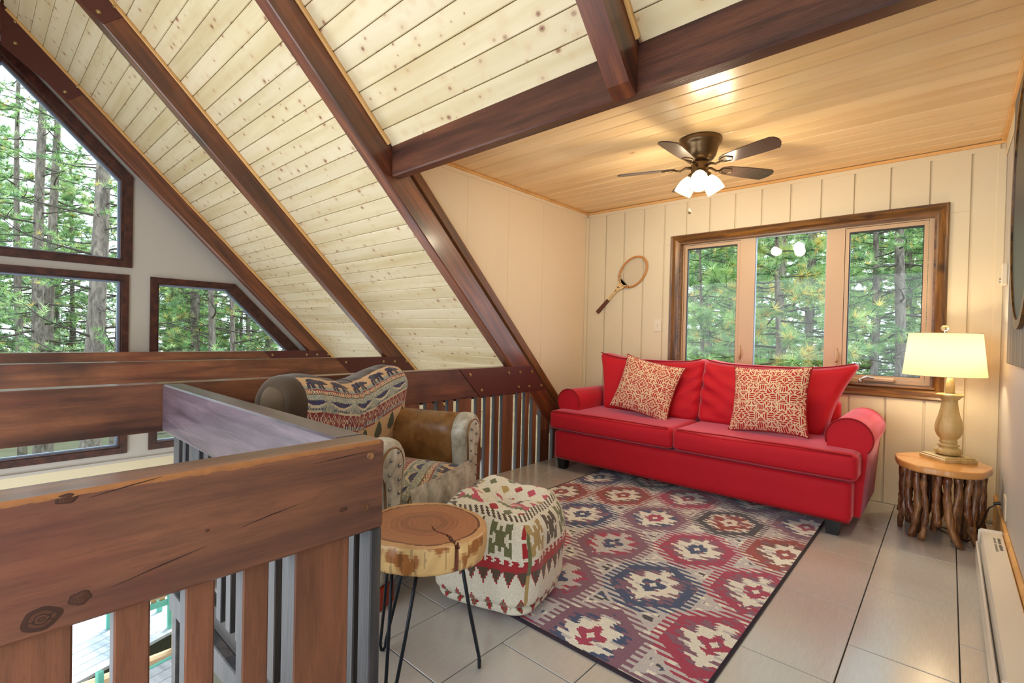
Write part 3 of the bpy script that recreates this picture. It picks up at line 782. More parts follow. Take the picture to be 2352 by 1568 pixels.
def rugcol(x, y):
    row = math.floor(y/.0165); t = ((row % 2)*2-1)
    best = None
    for k, (cx, cy_) in med.items():
        dx, dy = abs(x-cx), abs(y-cy_)
        if dx > .3 or dy > .36: continue
        m = max(dx/.178, (dx*.62+dy*.78)/.198)
        if best is None or m < best[0]: best = (m, dx, dy, k, x-cx, y-cy_)
    fr = h2(row, math.floor(x/.028), 1)
    dash = h2(row, math.floor(x/.045+h2(row, 3)*9), 2)
    if best is None: m = 9
    else: m, dx, dy, k, sx, sy = best
    edge = 1.04+t*.11
    if m > edge:
        if m > 1.34 or (m > 1.24 and dash > .6):
            base = cream if dash < .66 else (navy if fr > .72 else grey)
            if dash > .86: base = char
            return base
        return grey if fr < .85 else cream
    sc = schemes[pick.get(k, int(h2(k[0], k[1])*7))]
    o, inn, star, core = sc
    dm = dx/.130+dy/.170; saw = ((row % 4)/3-.5)*.42*(1 if dx > .012 else 0)
    if m > .68+t*.05: c = o
    elif dm > .98+saw: c = inn
    elif dm > .46+saw*.5: c = star if dash < .9 else grey
    elif dm > .14: c = core
    else: c = star
    if c in (wine, navy, rust) and fr > .86 and m < .95: c = mauve
    return c
nx, ny = 320, 464
mb = colour_grid(lambda u, v: (RX0+(RX1-RX0)*u, RY0+(RY1-RY0)*v, .0085), lambda u, v: rugcol(RX0+(RX1-RX0)*u, RY0+(RY1-RY0)*v), nx, ny)
rug = thing('area_rug', (-1.35, 2.6, 0), 'rug of hooked diamond medallions in wine, navy and cream before the sofa', 'rug')
o = obj('pile', mb, 'rug', rug, loc=(1.35, -2.6, 0), fix=False)
obj('binding', MB().prism([(RX0-.008, RY0-.008), (RX1+.008, RY0-.008), (RX1+.008, RY1+.008), (RX0-.008, RY1+.008)], .0005, .0075, 'z'), 'rug_edge', rug, loc=(1.35, -2.6, 0))
loop = [(RX0, RY0), (RX1, RY0), (RX1, RY1), (RX0, RY1)]
for k in range(4):
    a, b = loop[k], loop[(k+1) % 4]
    obj('binding', MB().tube([(*a, .0055), (*b, .0055)], .0055, 6), 'rug_edge', rug, loc=(1.35, -2.6, 0), smooth=True)

# ---------------- sofa (world coordinates relative to its base point)
SX, SY = -1.45, 3.78
sofa = thing('sofa', (SX, SY, 0), 'long red two-cushion sofa with rolled arms and black feet under the window', 'sofa')
def so(name, mb, mat='red', parent=sofa, smooth=True, fix=False):
    return obj(name, mb, mat, parent, loc=(0, 0, 0), smooth=smooth, fix=fix)
so('base', rbox((2.11, .84, .235), .022, (30, 12, 6), deform=lambda x, y, z: (x, y+.0, z+.2025+(0))).add([], []))
so('base_hem', MB().tube([(-1.05, -.421, .092), (1.05, -.421, .092)], .004, 6), 'red_dark')
for s, x0, x1 in ((-1, -1.092, -.002), (1, .002, 1.085)):
    cx = (x0+x1)/2; w = x1-x0
    def df(x, y, z, s=s, cx=cx, w=w):
        # T-shape: behind the front lip the outer side is notched in for the arm
        yy = y
        lim = w/2-.175
        if x*s > lim and y > -.265:
            k = min(1, (y+.265)/.03); x = s*(x*s*(1-k)+min(x*s, lim+.003)*k)
        sag = -.012*math.exp(-((x+cx-.35*s)**2)/.1)*(z > 0)
        return (x+cx, y-.02, z+.412+sag+wr(x+cx, y, z, 4, .004, 2))
    c = so('seat_cushion', rbox((w, .86, .160), .038, (34, 26, 8), (0, .006, .016), df))
    zt = .484
    pts = [(x0+.03+t*(w-.06), -.443, zt+.006*math.sin(t*math.pi)+wr(x0+t, 0, 0, 4, .004, 2)) for t in [i/30 for i in range(31)]]
    so('piping', MB().tube(pts, .0045, 6), 'red_dark', c)
    pts = [(p[0], p[1]-.001, .350) for p in pts]; so('piping', MB().tube(pts, .004, 6), 'red_dark', c)
for s, ax, r in ((-1, -.995, .112), (1, 1.020, .118)):
    n = 28; y0, y1 = -.30, .40; zc = .556
    prof = [(ax+r*math.cos(t), zc+r*math.sin(t)) for t in [math.radians(-62+304*i/(n)) if s > 0 else math.radians(242-304*i/n) for i in range(n+1)]]
    # roll with a neck that drops into the side panel
    low_in = (ax-s*.105, .30); low_out = (ax+s*.065, .10)
    poly = [(ax+s*.065, .10)]
    ang = [math.radians(a) for a in np.linspace(-38, 198, n)]
    ring = [(ax+s*r*math.cos(a), zc+r*math.sin(a)) for a in ang]
    poly += ring+[(ax-s*.105, .30), (ax-s*.105, .10)]
    m2 = MB(); m = len(poly)
    ys = [y0+.0, y0+.006, y0+.3, y1-.1, y1]
    for q, yy in enumerate(ys):
        k = .985 if q == 0 else 1
        for p in poly: m2.v.append((ax+(p[0]-ax)*k, yy, zc+(p[1]-zc)*k-.0))
    for q in range(len(ys)-1):
        for i in range(m): m2.f.append((q*m+i, q*m+(i+1) % m, (q+1)*m+(i+1) % m, (q+1)*m+i))
    m2.f.append(tuple(range(m))[::-1]); m2.f.append(tuple((len(ys)-1)*m+i for i in range(m)))
    arm = so('armrest', m2, fix=True)
    arm.data.polygons.foreach_set('use_smooth', [len(p.vertices) == 4 for p in arm.data.polygons])
    so('piping', MB().tube([(p[0], y0-.002, p[1]) for p in ring], .005, 6), 'red_dark', arm)
for s, x0, x1 in ((-1, -.90, -.0), (1, .0, .90)):
    w = x1-x0; cx = (x0+x1)/2
    def db(x, y, z, s=s, cx=cx, w=w):
        t = (z+.25)/.5; out = x/(w/2)*s   # out=1 at the arm side
        # corners rise into ears, the outer one flares over the arm
        x2 = x+s*max(0, out)**2*max(0, t)**2.2*(.14 if s > 0 else .08)-s*max(0, out)**2*(1-t)*.06
        z2 = z+.05*max(0, out)**4*t+.030*max(0, -out)**6*t-.014*(1-out*out)*t
        crease = wr(x, z*2.2, 0, 6.5, .022, 5+s)*max(0, .45-out*.55)+wr(x*1.5, z*1.5, 1, 3, .014, 9)
        fold = .018*math.sin((x*1.6+z*s*3.0)*18+wr(x, z, 0, 4, 2.5, 3))*max(0, -out)**1.5*math.exp(-((t-.55)/.35)**2)
        return (x2+cx, y+(-.02+.14*t)+.10+crease+fold-.0, z2+.715)
    bc = so('back_cushion', rbox((w, .20, .47), .055, (40, 8, 26), (0, .055, .0), db))
    pts = []
    for i in range(41):
        u = -1+2*i/40; x = u*(w/2-.02); p = db(x, -.075, .225); pts.append((p[0], p[1]-.012, p[2]+.006))
    so('piping', MB().tube(pts, .005, 6), 'red_dark', bc)
so('backrest', rbox((1.78, .14, .44), .05, (16, 4, 8), deform=lambda x, y, z: (x, y+.36, z+.50)))
for lx, ly in ((-.985, -.37), (.965, -.37), (-.985, .34), (.965, .34)):
    m2 = MB(); t, b_ = .040, .030
    m2.add([(lx-b_, ly-b_, 0), (lx+b_, ly-b_, 0), (lx+b_, ly+b_, 0), (lx-b_, ly+b_, 0), (lx-t, ly-t, .088), (lx+t, ly-t, .088), (lx+t, ly+t, .088), (lx-t, ly+t, .088)],
           [(0, 3, 2, 1), (4, 5, 6, 7), (0, 1, 5, 4), (1, 2, 6, 5), (2, 3, 7, 6), (3, 0, 4, 7)])
    so('leg', m2, 'black_wood', smooth=False)

# ---------------- printed throw pillows
pr, pcr = srgb(176, 34, 40)[:3], srgb(226, 204, 166)[:3]
def maze(x, y, c=.068):
    i_, j_ = math.floor(x/c/2+.5), math.floor(y/c/2+.5)
    a = (x/c+1) % 2-1; b = (y/c+1) % 2-1
    typ = (i_+j_) % 2
    A, B = abs(a), abs(b); w = .085; st = lambda v, f=5.0: (v*f) % 1 < .70
    d = A+B
    if typ == 0:      # nested diamonds
        if d < .34: return pr if st(a+.04, 6) else pcr
        if abs(d-.40) < w*.8 or abs(d-.88) < w*.7: return pcr
        if d < .88: return pr if st(b+.1, 5) else pcr
    else:             # crossed square with bars
        if abs(A-B) < w*.9 and max(A, B) < .60: return pcr
        if max(A, B) < .55: return pr if (st(b, 5) if B > A else st(a, 5)) else pcr
        if abs(max(A, B)-.60) < w*.6: return pcr
    e = abs(A-B)
    if abs(max(A, B)-.985) < .03 and min(A, B) > .35: return pcr
    if A > .55 and B > .55:   # corner blocks: slanted bars
        if abs(A+B-1.35) < w*.7: return pcr
        return pr if st((a if a*b > 0 else -a)*.8-b*.8*(1 if b > 0 else 1)*0+b*.0+(b if a*b > 0 else b)*.6, 5) else pcr
    if abs(e-.40) < w*.55: return pcr
    if A > B: return pr if st(b, 4.6) else pcr
    return pr if st(a, 4.6) else pcr
def pillow(name, label, w, h, T, center, rz, tilt, roll, sd):
    root = thing(name, center, label, 'pillow', 'printed throw pillows on the sofa')
    root.rotation_euler = (0, 0, 0)
    Mx = Matrix.Translation(center) @ Matrix.Rotation(rz, 4, 'Z') @ Matrix.Rotation(-tilt, 4, 'X') @ Matrix.Rotation(roll, 4, 'Y')
    root.matrix_basis = Mx
    def shape(u, v, sgn):
        a, b = 2*u-1, 2*v-1
        x = a*w/2*(1-.080*(1-b*b)+.02*abs(b)**8); z = b*h/2*(1-.075*(1-a*a)+.02*abs(a)**8)
        th = T*((1-abs(a)**2.6)*(1-abs(b)**2.6))**.55
        th += wr(x, z, sd, 9, .006*min(1, th/.03+.2), sd)+.006*math.sin(a*9+b*7)*(1-a*a)*(abs(b)**3)
        return (x, -sgn*max(th, 0)*1.0, z)
    n = 230
    mb = colour_grid(lambda u, v: shape(u, v, 1), lambda u, v: maze((u-.5)*w+sd*.01, (v-.5)*h), n, n)
    obj('front', mb, 'printed', root, smooth=True, fix=False)
    n = 24; mb = colour_grid(lambda u, v: shape(1-u, v, -1), lambda u, v: pr, n, n)
    obj('back', mb, 'red', root, smooth=True, fix=False)
    loop = [shape(t, 0, 1) for t in np.linspace(0, 1, 16)]+[shape(1, t, 1) for t in np.linspace(0, 1, 16)]+[shape(1-t, 1, 1) for t in np.linspace(0, 1, 16)]+[shape(0, 1-t, 1) for t in np.linspace(0, 1, 16)]
    obj('piping', MB().tube([(p[0], 0, p[2]) for p in loop], .0045, 6), 'red_dark', root, smooth=True)
    return root
pillow('throw_pillow', 'red and cream maze-print pillow leaning at the arm end nearest the tennis racket', .50, .46, .085, (-1.835, 3.70, .722), math.radians(6), math.radians(20), math.radians(11), 1)
pillow('throw_pillow', 'red and cream maze-print pillow standing upright towards the lamp end of the sofa', .49, .46, .085, (-.905, 3.64, .722), math.radians(-4), math.radians(18), math.radians(-3), 2)

# ---------------- armchair
M['brown_cloth'] = fabric('brown_microsuede', srgb(92, 74, 54), .3, 300, .1)
CT = math.radians(20.8)
ch = thing('armchair', (-1.835, 1.525, 0), 'brown leather armchair with studded arms and a bear-and-canoe tapestry back', 'armchair', rz=CT)
def cho(name, mb, mat, parent=ch, smooth=True, fix=False): return obj(name, mb, mat, parent, smooth=smooth, fix=fix)
cho('base', rbox((.68, .78, .24), .03, (10, 10, 4), deform=lambda x, y, z: (x-.37, y, z+.20)), 'leather')
def arm_profile(sy, k=1.0, n=22):
    ay, zc, r = sy*.385, .572, .108*k
    ang = np.radians(np.linspace(-50, 200, n))
    ring = [(ay+sy*r*math.cos(a), zc+r*math.sin(a)) for a in ang]
    low = [(ay-sy*.085*k, .40), (ay-sy*.075*k, .09+(1-k)*.2), (ay+sy*.055*k, .09+(1-k)*.2), (ay+sy*.055*k, .40)]
    return ring, ring+low
def extr(poly, xs, scale=None, cz=.5, wobble=0):
    m = len(poly); mb = MB(); cy_ = sum(p[0] for p in poly)/m
    for q, xx in enumerate(xs):
        k = scale[q] if scale else 1
        for i, p in enumerate(poly):
            w = wobble*math.sin(i*2.4+q)*(1 if q > 0 else 0)
            mb.v.append((xx, cy_+(p[0]-cy_)*(k+w), cz+(p[1]-cz)*(k+w)))
    for q in range(len(xs)-1):
        for i in range(m): mb.f.append((q*m+i, q*m+(i+1) % m, (q+1)*m+(i+1) % m, (q+1)*m+i))
    mb.f.append(tuple(range(m))[::-1]); mb.f.append(tuple((len(xs)-1)*m+i for i in range(m)))
    return mb
stud_me = MB().ellipsoid((0, 0, 0), (.006, .0085, .0085), 8, 6).mesh('nailhead', True)
for sy in (1, -1):
    ring, poly = arm_profile(sy)
    a = cho('armrest', extr(poly, [-.69, -.66, -.42, -.16, -.065], [.94, 1, 1, .995, 1.0]), 'leather', fix=True)
    cuff = cho('arm_cuff', extr(arm_profile(sy, 1.03)[1], [-.075, -.06, -.035, -.012, 0], [.99, 1.005, 1.01, 1.0, .95], wobble=.007), 'suede', a, fix=True)
    r2, p2 = arm_profile(sy, .70)
    cho('arm_panel', extr(p2, [-.01, .008, .012], [1, 1, .96]), 'suede', a, fix=True)
    out = [(.012, p[0], p[1]) for p in [p2[-2]]+[p2[-1]]+r2+[p2[22], p2[23]]]
    cho('piping', MB().tube([(.008, p2[-2][0], p2[-2][1])]+[(.008, p2[-1][0], p2[-1][1])]+[(.008, p[0], p[1]) for p in r2]+[(.008, p2[22][0], p2[22][1]), (.008, p2[23][0], p2[23][1])], .0045, 6), 'leather', a)
    ay = sy*.385
    for k, z in enumerate(np.linspace(.14, .60, 9)):
        for e in (-1, 1):
            wdt = .034 if z < .55 else .026
            link('nailhead', stud_me, 'stud', a, (.014, ay-sy*.008+e*wdt, z+(.025 if e > 0 else 0)))
# seat cushion with tapestry top and suede front
tn, tw, tg, tb2, to_, tr = [srgb(*c)[:3] for c in ((66, 66, 104), (214, 200, 168), (150, 156, 146), (96, 62, 40), (176, 84, 48), (142, 58, 62))]
tan_ = srgb(206, 168, 124)[:3]; dkb = srgb(48, 38, 52)[:3]
def ell(x, y, cx, cy_, rx, ry): return ((x-cx)/rx)**2+((y-cy_)/ry)**2 < 1
def bear(x, y):
    """x 0..1 facing left, y 0..1"""
    if ell(x, y, .52, .60, .30, .24) or ell(x, y, .66, .66, .22, .24) or ell(x, y, .24, .60, .16, .17) or ell(x, y, .10, .50, .10, .085): return True
    if ell(x, y, .25, .78, .035, .05): return True
    for lx, sl in ((.30, -.05), (.42, .10), (.74, .0), (.86, .16)):
        c = lx+sl*(.5-y)
        if abs(x-c) < .062 and 0.04 < y < .5: return True
    return False
def canoe(x, y):
    if not 0 < x < 1: return 0
    hull = .42+1.15*(x-.5)**2
    bot = .16+1.5*(x-.5)**2
    if bot < y < hull: return 1 if y < hull-.10 else 2
    if hull <= y < hull+.22*(1-(2*x-1)**2) and .12 < x < .88: return 3
    if .02 < y < .13 and .1 < x < .9 and math.sin(x*60) > -.3: return 4
    return 0
def tapestry(s, t):
    """s metres along the width, t metres down from the top seam"""
    n = h2(math.floor(s/.003), math.floor(t/.003))
    if t < 0: return None
    if t < .085:
        x = (s % .155)/.135; y = 1-(t-.006)/.078
        if x < 1 and bear(x, y): return dkb if n < .8 else tn
        if y < .16+.10*h2(math.floor(s/.004), 5): return tg
        return tan_
    if t < .091: return tr
    if t < .110:
        k = (s+abs((t-.1005))*1.1) % .013; return tw if k < .007 else (to_ if (s % .05) < .025 else tb2)
    if t < .114: return tb2
    if t < .195:
        x = (s % .165)/.135; y = 1-(t-.118)/.074; c = canoe(x, y)
        return {0: tg if n < .85 else tw, 1: tw, 2: tn, 3: tn if n < .7 else dkb, 4: srgb(90, 98, 110)[:3]}[c]
    if t < .203: return tw
    if t < .255:
        a = (s % .036)/.018-1; b = (t-.229)/.026; d = abs(a)+abs(b)
        if .78 < d < 1.02 or d < .34: return tw if d > .5 or n > .4 else tn
        return tr
    if t < .275: return tn if (math.floor(s/.006)+math.floor(t/.005)) % 2 else tw
    if t < .281: return tr
    return tan_ if not ell(s % .12, t, .06, .33, .014+.03*((t-.29)/.09), .045) else srgb(70, 74, 52)[:3]
SW = .285
def seat_top(u, v):
    x = -.60+u*.635; y = -SW+v*2*SW
    a, b = 2*u-1, 2*v-1
    z = .430+.035*(1-b*b)*(1-.4*a*a)-.035*max(0, u-.9)*10*.5-.02*abs(b)**6
    return (x, y+.0, z+wr(x, y, 0, 5, .006, 4))
def seat_col(u, v):
    s = v*2*SW+.12*math.sin(u*3); d = (1-u)*.635+.06*math.cos(v*3.4)
    c = tapestry(s, .05+d*.80) if d < .34 else (to_ if (d*10+s*3) % 1.3 < .9 else dkb)
    return c or to_
cho('seat_cushion', rbox((.62, .575, .16), .045, (12, 12, 6), (0, 0, .02), lambda x, y, z: (x-.29, y, z+.345)), 'suede')
cho('seat_top', colour_grid(seat_top, seat_col, 130, 120), 'tapestry')
def drop(u, v):
    y = -SW+u*2*SW; z = .445-.32*v
    ple = .010*math.sin(u*34+3*math.sin(u*5))*v**.5+.012*math.sin(v*9)*.3
    return (.030+.02*math.sin(v*math.pi)+ple, y, z)
cho('seat_skirt', colour_grid(drop, lambda u, v: (.3, .3, .3), 90, 12), 'suede')
# back cushion: a fat crest that slumps in the middle
BW = .485
def crest(u, v, off=0):
    """u across (-1..1), v: 0 front bottom .. 1 back bottom"""
    e = max(0.0, 1-abs(u)**5)**.5
    top = .915+.030*abs(u)**2-.055*math.exp(-(u/.45)**2)+(.012 if u > 0 else .004)
    ang = v*math.pi*1.30-.25*math.pi
    cx, cz = -.575, top-.145
    rx, rz = .155*(.35+.65*e), .145*(.45+.55*e)
    if v < .5: pass
    x = cx+rx*math.cos(ang); z = cz+rz*math.sin(ang)
    if ang < 0: # front drops down to the seat
        k = -ang/(.25*math.pi); x = cx+rx*(1-.25*k); z = cz-.30*k**1.0
    fold = wr(u*3.2, v*1.2, 0, 2.3, .016, 3)+.007*math.sin(u*26+v*5)*math.exp(-((v-.42)/.2)**2)*math.exp(-((u-.1)/.6)**2)
    y = u*BW*(1-.06*(1-e))
    return (x+fold, y, z+fold*.4)
def crest_t(u, v):
    # distance down from the top seam, in metres
    ang = v*math.pi*1.30-.25*math.pi
    if ang < 0: return .16+.145*(-ang)/(.25*math.pi)*1.9+.02
    return (1.20-ang)*.150
brn = srgb(70, 52, 34)[:3]
def crest_col(u_, v):
    u = 2*u_-1; s = (u_)*2*BW
    t = crest_t(u, v)+.012*math.sin(u*3)
    if u < -.80 or t < 0: return brn
    c = tapestry(1-s+.03, t*1.02); return c if c else brn
cr_ = cho('back_cushion', colour_grid(lambda a, b: crest(2*a-1, b), crest_col, 300, 150), 'tapestry')
for sy in (-1, 1):   # closed, gathered ends
    m2 = MB(); n = 30
    rim = [Vector(crest(sy*.999, k/n)) for k in range(n+1)]; c = sum(rim, Vector())/len(rim)+Vector((0, sy*.035, -.02))
    m2.v = [tuple(p) for p in rim]+[tuple(p.lerp(c, .5)+Vector((0, sy*.02, 0))) for p in rim]+[tuple(c)]
    N = n+1
    for k in range(n): m2.f += [(k, k+1, N+k+1, N+k), (N+k, N+k+1, 2*N)]
    cho('cushion_end', m2, 'brown_cloth', cr_, fix=False)
cho('backrest', rbox((.12, .70, .62), .04, (4, 10, 8), deform=lambda x, y, z: (x-.70, y, z+.40)), 'leather')
M['_x'] = None; M['foot_red'] = wood('red_stained_foot', [srgb(110, 26, 14), srgb(158, 44, 22), srgb(180, 70, 34)], .35, None, bstr=.05, tint=.03)
for fx_, fy_ in ((-.045, -.40), (-.045, .38), (-.62, -.36), (-.62, .36)):
    cho('foot', MB().bbox((fx_-.055, fy_-.05, .010 if fy_ == .38 else 0), (fx_+.05, fy_+.05, .085), .004), 'foot_red', smooth=False)

# ---------------- pouf
kw, kr, kp, kg, kb, ko = [srgb(*c)[:3] for c in ((242, 234, 214), (178, 44, 50), (206, 84, 104), (116, 118, 78), (92, 74, 56), (190, 158, 98))]
def hook(x, y, c):
    """hooked motif on -1..1"""
    A, B = abs(x), abs(y)
    if A < .34 and B < .46: return c
    if A < .14 and B < .75: return c
    if abs(A-B*.9) < .17 and A < .75: return c
    if .55 < A < .78 and .12 < B < .85: return c
    if .35 < A < .78 and .70 < B < .90: return c
    if .30 < A < .44 and .58 < B < .85: return c
    return None
def pouf_side(s, z):
    jag = (math.floor(z/.006) % 2)*.003
    if z > .375: return kb if (math.floor(s/.014) % 2) else kw
    if z > .245:
        k = math.floor(s/.115); x = ((s-k*.115)/.115)*2-1; y = (z-.310)/.060
        c = hook(x*1.05+jag*6*(h2(math.floor(z/.006), 3)-.5), y, (kb, kg, kr, ko)[k % 4]); return c or kw
    if z > .205:
        return kr if ((s+jag) % .030 < .018 or z < .222) else kw
    if z > .135:
        a = abs((s % .046)/.023-1); e = .198-.058*(1-a)
        if z > .198: return kr
        return kb if z > e+.008 else (kr if z > e else kw)
    k = math.floor(s/.06); x = ((s-k*.06)/.03)-1; y = (z-.062)/.050
    if abs(x)+abs(y)*.9 < .62: return (kr, kg)[(math.floor((x+y)*4)) % 2] if h2(k, 2) > .35 else (kr if abs(x) < .25 else kg)
    if z < .016: return kr if h2(k, 9) > .5 else kw
    return kw
def pouf_top(x, y):
    k = math.floor(x/.062); l = math.floor(y/.058); a = ((x/.062)-k)*2-1; b = ((y/.058)-l)*2-1
    q = h2(k, l, 4)
    if q > .18 and abs(a)+abs(b) < .68: return (kr, kp, kg, kb, ko)[int(h2(k, l, 6)*5)]
    if abs(y-.03*math.sin(x*30)+.06) < .012: return kp
    if abs(y+.10) < .010+.006*(math.floor(x/.01) % 2): return kg
    return kw
PW, PH = .415, .425
def pdef(x, y, z):
    t = (z+PH/2)/PH
    bulge = 1.02+.13*math.sin(min(1, max(0, t))*math.pi)**.8-.04*t
    r = math.hypot(x, y)
    top = max(0.0, t-.7)/.3
    sink = -.050*math.exp(-((x-.01)**2+(y-.01)**2)/.012)*top+.030*top*(max(0, -x*.6+y*.9)/.2)
    fold = (wr(x, y, 0, 8, .022, 11)+.009*math.sin(math.atan2(y, x)*5+r*20))*top**1.5*max(.15, 1-(r/.24)**3)-.020*top*(r/.25)**2
    side = wr(x, y, z, 6, .022, 6)+wr(x, y, z, 14, .007, 8)+(.012 if abs(t-.10) < .03 else 0)-(.014*math.exp(-((t-.13)/.03)**2))
    f = 1+side/.25
    return (x*bulge*f, y*bulge*f, z+PH/2+sink+fold-.0)
pm = rbox((PW, PW, PH), .095, (84, 84, 84), (0, 0, 0), None)
src = pm.v; pm.c = []
for f in pm.f:
    c = [sum(src[i][k] for i in f)/4 for k in range(3)]
    x, y, z = c; zz = z+PH/2
    if zz > PH-.012 and abs(x) < PW/2-.03 and abs(y) < PW/2-.03: col = pouf_top(x, y)
    elif zz > PH-.03: col = kb if (math.floor((x+y)/.012) % 2) else kw
    else: col = pouf_side((x if abs(y) > abs(x) else y)+1.0, zz*.40/PH)
    if min(abs(abs(x)-PW/2+.016), 9) < .013 and min(abs(abs(y)-PW/2+.016), 9) < .02 and zz < PH-.05: col = ko if zz < .2 else kg
    pm.c.append((*col, 1))
pm.v = [pdef(*v) for v in pm.v]
pf = obj('pouf', pm, 'kilim', None, (-1.430, 1.560, .009), (0, 0, math.radians(16.5)), True, fix=False); pf.scale = (1.04, 1.04, 1.02)
tag(pf, 'square slumped pouf in cream kilim cloth with red zigzags, between armchair and rug', 'pouf')

# ---------------- live-edge slice table
tc_ = (-1.268, 1.005); TZ = .5
tt = thing('side_table', (tc_[0], tc_[1], 0), 'round tree-slice table with black hairpin legs, cracked on one side', 'table')
def tr_(a): return .197*(1+.035*math.sin(2*a+1.0)+.02*math.sin(3*a+.4)+.008*math.sin(7*a))
sap, heart, dark_r, mid = [srgb(*c)[:3] for c in ((212, 164, 116), (176, 108, 74), (112, 64, 48), (196, 134, 92))]
CA = math.radians(-8)  # crack direction
def slice_mb():
    mb = MB(); NA, NR = 300, 50
    def cr(a, q):  # crack depth
        r = q*tr_(a); x, y = r*math.cos(a), r*math.sin(a)
        al = x*math.cos(CA)+y*math.sin(CA); ac = -x*math.sin(CA)+y*math.cos(CA)-.006*math.sin(al*60)
        wd_ = max(0, (al-.035))*.035+.0008
        return (al > .04 and abs(ac) < wd_)
    def ringc(a, q):
        if cr(a, q): return srgb(96, 40, 28)[:3]
        k = q+.02*math.sin(3*a)+.015*math.sin(5*a+1)
        if k > .90: return sap
        if k > .865: return dark_r
        g = math.sin(k*75+2*math.sin(a*2))*.5+.5; n = h2(math.floor(k*60), math.floor(a*9))
        b = [heart[i]*(.80+.25*g)*(1-.12*n)*(1-.25*math.exp(-((k-.33)/.05)**2)) for i in range(3)]
        if k > .55: b = [b[i]*.6+mid[i]*.4 for i in range(3)]
        return b
    vs = [(0, 0, TZ)]
    for j in range(1, NR+1):
        q = j/NR
        for i in range(NA):
            a = 2*math.pi*i/NA; r = q*tr_(a); vs.append((r*math.cos(a), r*math.sin(a), TZ-(.004 if j == NR else 0)-(.012 if cr(a, q) else 0)))
    H = .085; side = [(1.006, .006), (1.012, .012), (1.018, .020), (1.02, .03), (1.018, .040), (1.016, .050), (1.010, .060), (1.004, .070), (.996, .078), (.985, H)]
    for k, dz in side:
        for i in range(NA):
            a = 2*math.pi*i/NA; kk = k+.006*math.sin(a*23+dz*60)
            if cr(a, 1): kk -= .045*(1-dz/H*.5)
            vs.append((kk*tr_(a)*math.cos(a), kk*tr_(a)*math.sin(a), TZ-dz))
    vs.append((0, 0, TZ-H)); mb.v = vs
    def idx(j, i): return 0 if j == 0 else 1+(j-1)*NA+i % NA
    for j in range(NR+len(side)):
        for i in range(NA):
            a = 2*math.pi*(i+.5)/NA
            if j == 0: mb.f.append((0, idx(1, i), idx(1, i+1))); mb.c.append((*ringc(a, .01), 1)); continue
            mb.f.append((idx(j, i), idx(j+1, i), idx(j+1, i+1), idx(j, i+1)))
            if j < NR: mb.c.append((*ringc(a, (j+.5)/NR), 1))
            else:
                s = i*.0041; z = (j-NR)/10; base = srgb(226, 186, 124)[:3]
                n = noise.noise(Vector((s*11, z*1.6, 3)))+.35*noise.noise(Vector((s*60, z*3, 9))); m_ = noise.noise(Vector((s*90, z*1.2, 1)))
                c = list(base)
                if n > .12: k_ = min(1, (n-.12)*5); c = [c[q]*(1-k_)+srgb(168, 106, 54)[q]*k_ for q in range(3)]
                if m_ > .40: c = [x*.62 for x in c]
                if cr(a, 1): c = list(srgb(110, 58, 36)[:3])
                mb.c.append((*c, 1))
    last = len(vs)-1
    for i in range(NA): mb.f.append((idx(NR+len(side), i+1), idx(NR+len(side), i), last)); mb.c.append((*sap, 1))
    return mb
sm_ = obj('tabletop', slice_mb(), 'colwood', tt, smooth=True, fix=False)
import_edges = None
for a in (51, 187, -68):
    aa = math.radians(a); d = Vector((math.cos(aa), math.sin(aa), 0)); t = Vector((-d.y, d.x, 0))
    top1 = d*.115+t*.045+Vector((0, 0, TZ-.088)); top2 = d*.115-t*.045+Vector((0, 0, TZ-.088)); ft = d*.190+Vector((0, 0, .0055))
    pts = [top1, top1.lerp(ft+t*.012, .5), ft+t*.013+Vector((0, 0, .03)), ft+t*.009+Vector((0, 0, .006)), ft, ft-t*.009+Vector((0, 0, .006)), ft-t*.013+Vector((0, 0, .03)), top2.lerp(ft-t*.012, .5), top2]
    obj('leg', MB().tube(pts, .0055, 8), 'black_iron', tt, smooth=True)
    obj('leg_plate', MB().prism([tuple((d*.115+t*p[0]+d*p[1])[:2]) for p in ((-.06, -.025), (.06, -.025), (.06, .025), (-.06, .025))], TZ-.090, TZ-.0865, 'z'), 'black_iron', tt)

